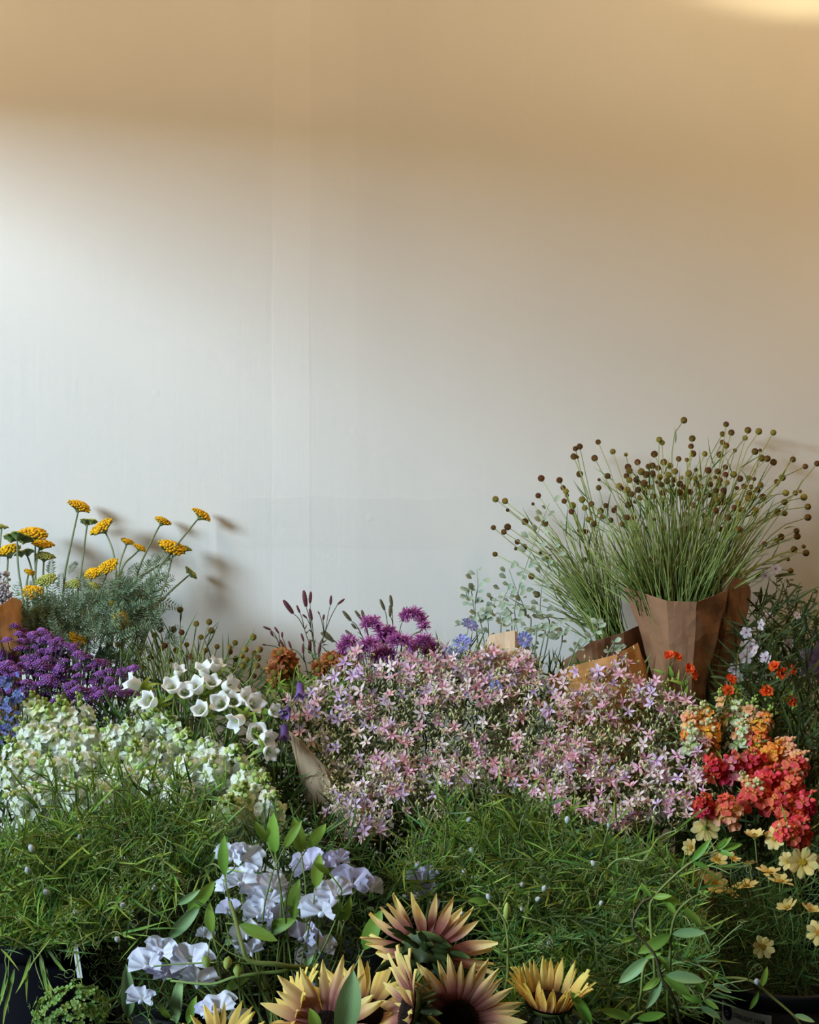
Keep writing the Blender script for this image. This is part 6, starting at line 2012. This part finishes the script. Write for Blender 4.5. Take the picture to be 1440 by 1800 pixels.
for (px, py, dr, pl, n, tilt, c, N_, Y, lab) in SUN:
    b = base_of('sun', .05, .30)
    t = thing('sunflower', lab, 'flower', b, 'bicolour sunflowers')
    h = P(px, py, Y)
    nn = Vector(n).normalized()
    rd, L = pxm(dr, Y), pxm(pl, Y)
    A = at(h, nn, 1.0)
    part('disc', DISC, t, at(h, nn, rd * .86))
    part('cup', CUP, t, at(h - nn * rd * .06, nn, rd))
    for k in range(N_):
        a = k * 2 * PI / N_ + U(-.10, .10)
        lay = k % 2
        if nn.y > .3 and (A.to_3x3() @ Vector((math.cos(a), math.sin(a), 0))).z < -.35:
            continue
        l = L * U(.86, 1.1)
        part('petal', R.choice(SPET[c]), t, A @ ringM(a, tilt + U(-.16, .2) + .14 * lay, rd * .86) @ S_(l * U(.95, 1.25), l, l))
    nb = 34 if N_ else 30
    for k in range(nb):
        a = k * 2.4 + U(-.12, .12)
        l = rd * U(.65, 1.0)
        part('bract', R.choice(BRM), t, A @ ringM(a, (-.5 if N_ else .8) + U(-.45, .35), rd * ((.2 + .75 * k / nb) if N_ else .8), -rd * (.40 - .28 * k / nb if N_ else .2)) @ S_(l * 1.1, l, l))
    m = MB()
    back = h - nn * rd * .75
    m.tube(stem_path(b, back, nn + Vector((0, 0, .35)), 10, .5, .35), .0065, .0055, 7)
    part('stem', m.mesh('sunflower_stem', MM['stem_green']), t)
# leaves of the sunflowers
for (x, y, ex, ey, wd, Y, lab, L_) in ((598, 1830, 622, 1726, 1.15, 1.82, 'large grey-green pointed sunflower leaf standing in front of the petals', LEAF_BL), (560, 1815, 548, 1780, 1.3, 1.86, 'dark green rounded sunflower leaf at the bottom edge', LEAF_OV),
                                    (905, 1770, 860, 1752, .7, 1.94, 'narrow green sunflower leaf between two flowers', LEAF_OV), (1040, 1800, 1010, 1750, .8, 1.92, 'dark sunflower leaf right of the upright yellow flower', LEAF_OV), (900, 1790, 905, 1740, .5, 1.93, 'small folded sunflower leaf beside the bowed bud stem', LEAF_OV)):
    b = base_of('sun', .05, .30)
    t = thing('sunflower_leaf', lab, 'leaf', b, 'sunflower leaves')
    p, e = P(x, y, Y), P(ex, ey, Y - .01)
    ln = (e - p).length
    m = MB()
    m.tube(stem_path(b, p, e - p), .003, .002, 5)
    part('stem', m.mesh('sunflower_leaf_stem', MM['stem_green']), t)
    part('leaf', R.choice(L_), t, along(p, e - p, (.25, -1, .2), ln * 1.1, ln * wd * 1.2))
# ------------------------------------------------------------------ lower leaves between bucket and bloom, added dark to stand for shade in gaps
def thicket(name, poly, n, Yf, label, mats, size=(.05, .10), w=(.06, .12)):
    m = MB()
    for (x, y) in fill_poly(poly, n, 9, n * 10):
        p = P(x, y, Yf(x, y) + U(-.05, .05))
        m.add(R.choice(BLADE_T), along(p, Vector((U(-.7, .7), U(-.6, .4), U(-.3, 1))), (U(-.8, .8), -1, .4), U(*size), U(*w)), U(0, 1), R.randrange(len(mats)))
    solo(name, m.mesh(name, [MM[q] for q in mats]), label, 'foliage', kind='stuff')


thicket('snapdragon_foliage', [(-10, 1290), (120, 1270), (240, 1250), (330, 1240), (440, 1260), (505, 1310), (520, 1480), (440, 1520), (200, 1480), (-10, 1480)], 900, lambda x, y: 2.90 - (y - 1260) * .0009, 'dark lower leaves and stems of the white snapdragon bunch', ('blade_deep', 'leaf_dark'))
thicket('larkspur_foliage', [(540, 1260), (640, 1210), (850, 1190), (1000, 1230), (1100, 1220), (1220, 1260), (1220, 1430), (1100, 1480), (900, 1450), (720, 1470), (600, 1500), (520, 1400)], 1900, lambda x, y: 3.06 - (y - 1180) * .0011, 'olive lower leaves inside the pink larkspur mass', ('blade_deep', 'leaf_dark', 'lark_stem'), (.04, .08), (.04, .08))
thicket('coral_snapdragon_foliage', [(1210, 1280), (1300, 1240), (1440, 1260), (1450, 1520), (1300, 1540), (1210, 1500)], 620, lambda x, y: 2.93 - (y - 1240) * .0008, 'dark lower leaves and stems of the coral snapdragon bunch', ('leaf_dark', 'blade_deep'))
thicket('verbena_foliage', [(-10, 1150), (100, 1140), (220, 1200), (240, 1270), (100, 1280), (-10, 1290)], 330, lambda x, y: 3.04 - (y - 1150) * .0008, 'dark purplish stems and leaves under the verbena', ('leaf_dark', 'verbena_stem'), (.03, .06), (.05, .1))
thicket('low_stems', [(280, 1190), (480, 1190), (800, 1150), (1000, 1170), (1130, 1180), (1130, 1260), (480, 1260), (280, 1260)], 420, lambda x, y: 3.14, 'dark stems and leaves low at the wall behind the front bunches', ('leaf_dark', 'blade_deep'), (.05, .09), (.05, .1))

thicket('gap_foliage', [(455, 1270), (530, 1235), (545, 1420), (510, 1500), (440, 1490)], 300, lambda x, y: 2.95, 'added dark leaves standing for shade in the gap between white flowers and larkspur', ('leaf_dark', 'blade_deep'), (.05, .09), (.06, .12))
thicket('shaded_corner_foliage', [(1270, 1180), (1340, 1110), (1450, 1120), (1455, 1520), (1300, 1520), (1240, 1300)], 520, lambda x, y: 3.12 - (y - 1120) * .0005, 'dark leaves added low in the right corner to stand for its shade', ('leaf_dark',), (.06, .11), (.06, .12))
thicket('understory_foliage', [(500, 1440), (700, 1440), (900, 1420), (1100, 1450), (1240, 1440), (1260, 1620), (1000, 1620), (600, 1620), (480, 1560)], 700, lambda x, y: 2.74 - (y - 1440) * .0003, 'added dark leaves shading the low gap between the larkspur and the front greens', ('leaf_dark', 'blade_deep'), (.06, .11), (.08, .14))

# ------------------------------------------------------------------ which one of several: place along the row for small sets that share a label
def photo_x(o):
    s, n = 0.0, 0
    for c in KIDS.get(o.name, ()):
        if c.name.split('.')[0] in ('flower', 'flower_head', 'flower_cluster', 'flower_spike', 'leaf', 'blossom', 'bell'):
            p = o.location + c.matrix_basis.translation
            s += 720 + p.x * FOC / max(.3, p.y)
            n += 1
    return s / n if n else 720 + o.location.x * FOC / max(.3, o.location.y)


KIDS = {}
for o_ in bpy.data.objects:
    if o_.parent is not None:
        KIDS.setdefault(o_.parent.name, []).append(o_)
SAME = {}
for o_ in bpy.data.objects:
    if o_.parent is None and 'label' in o_ and o_.get('kind') != 'structure':
        SAME.setdefault((o_['label'], o_.get('group', '')), []).append(o_)
MARKS = [('the white snapdragons', 200, 1320), ('the highest lilac sweet pea pair', 418, 1500), ('the navy bucket', 20, 1720), ('the lower left sweet pea cluster', 270, 1685), ('the white plant marker', 133, 1675), ('the blue-green leaf pair', 330, 1590),
         ('the kraft paper corner', 530, 1350), ('the round lilac sweet pea', 620, 1540), ('the half-sunken pale sweet pea', 742, 1545), ('the tallest sunflower', 745, 1640), ('the nodding green bud', 891, 1603), ('the upright yellow sunflower', 966, 1740),
         ('the tall vine tip', 1262, 1494), ('the forked vine joint', 1150, 1578), ('the turned-away cosmos', 1240, 1456), ('the drooping vine leaves', 1100, 1720), ('the bright low larkspur cluster', 690, 1360), ('the mid larkspur cluster', 1000, 1335),
         ('the orange-tan paper', 1050, 1170), ('the pale kraft edge', 895, 1130), ('the purple burnet bloom', 700, 1130), ('the peach snapdragons', 1225, 1250), ('the paper cone', 1190, 1060), ('the paper flap', 1300, 1040), ('the single highest ball', 1202, 740),
         ('the longest silvery branch', 950, 900), ('the leftmost ball', 871, 878), ('the high right-hand balls', 1340, 765), ('the high left-hand balls', 1015, 795), ('the white bellflowers', 370, 1210), ('the bright yellow yarrow disc', 180, 930), ('the dark verbena clump', 90, 1180), ('the labelled bucket', 1350, 1780), ('the densest ball cluster', 1165, 850), ('the reddish low balls', 1222, 930), ('the middle right-hand balls', 1370, 880), ('the pale crossing stems', 1195, 880), ('the upper right ball row', 1270, 820)]
SHORT = {'big bunch of brown ball flowers': 'round brown ball flower', 'grassy greens in the centre': 'narrow-leaved grassy vine', 'grassy greens on the left': 'narrow-leaved grassy vine', 'pink larkspur mass': 'pink starry larkspur spray', 'white snapdragon bunch': 'open white snapdragon spike',
         'low bunch of olive ball flowers': 'small olive ball flower', 'purple verbena clump': 'purple verbena spray'}


def photo_xy(o):
    xs, ys = [], []
    for c in KIDS.get(o.name, ()):
        if c.name.split('.')[0] in ('flower', 'flower_head', 'flower_cluster', 'flower_spike', 'leaf', 'blossom', 'bell'):
            p = o.location + c.matrix_basis.translation
            xs.append(720 + p.x * FOC / p.y)
            ys.append(900 - (p.z - CAMZ) * FOC / p.y)
            if c.name.startswith('flower_head'):
                break
    return (sum(xs) / len(xs), sum(ys) / len(ys)) if xs else (photo_x(o), 1500)


for (lab_, g_), lst_ in list(SAME.items()):
    if len(lst_) > 9 and g_ in SHORT:
        for o_ in lst_:
            x_, y_ = photo_xy(o_)
            nm_, mx_, my_ = min(MARKS, key=lambda q: (q[1] - x_) ** 2 + (q[2] - y_) ** 2)
            dx_, dy_ = x_ - mx_, y_ - my_
            far_ = 'close ' if dx_ * dx_ + dy_ * dy_ < 3000 else 'well ' if dx_ * dx_ + dy_ * dy_ > 12000 else ''
            rel_ = ('below' if dy_ > 0 else 'above') if abs(dy_) > abs(dx_) * 1.6 else ('right of' if dx_ > 0 else 'left of') if abs(dx_) > abs(dy_) * 1.6 else (('below and ' if dy_ > 0 else 'above and ') + ('right of' if dx_ > 0 else 'left of'))
            hue_ = ''
            if g_.startswith('big bunch'):
                hd_ = next(c for c in KIDS[o_.name] if c.name.startswith('flower_head'))
                hue_ = {'ball_brown': 'dark brown', 'ball_olive': 'olive-brown', 'ball_rust': 'rust-brown'}[hd_.data.materials[0].name]
            o_['label'] = (hue_ + ' ball flower' if hue_ else SHORT[g_]) + ' ' + far_ + rel_ + ' ' + nm_
SAME = {}
for o_ in bpy.data.objects:
    if o_.parent is None and 'label' in o_ and o_.get('kind') != 'structure':
        SAME.setdefault((o_['label'], o_.get('group', '')), []).append(o_)
ORD = ['leftmost', 'second from left', 'third from left', 'fourth from left', 'fifth from left', 'sixth from left', 'seventh from left', 'eighth from left', 'ninth from left']
for (lab_, g_), lst_ in SAME.items():
    if 2 <= len(lst_) <= 9:
        lst_.sort(key=photo_x)
        for i_, o_ in enumerate(lst_):
            lab_ = lab_.replace(' in the right corner', '') if 'twig with tiny' in lab_ else lab_
            w_ = ORD[i_] if i_ < len(lst_) - 1 else 'rightmost'
            if len((lab_ + ' ' + w_).split()) <= 16:
                o_['label'] = lab_ + ', ' + w_ + ' of ' + {2: 'two', 3: 'three', 4: 'four', 5: 'five', 6: 'six', 7: 'seven', 8: 'eight', 9: 'nine'}[len(lst_)] if len(lab_.split()) <= 11 else lab_ + ', ' + w_
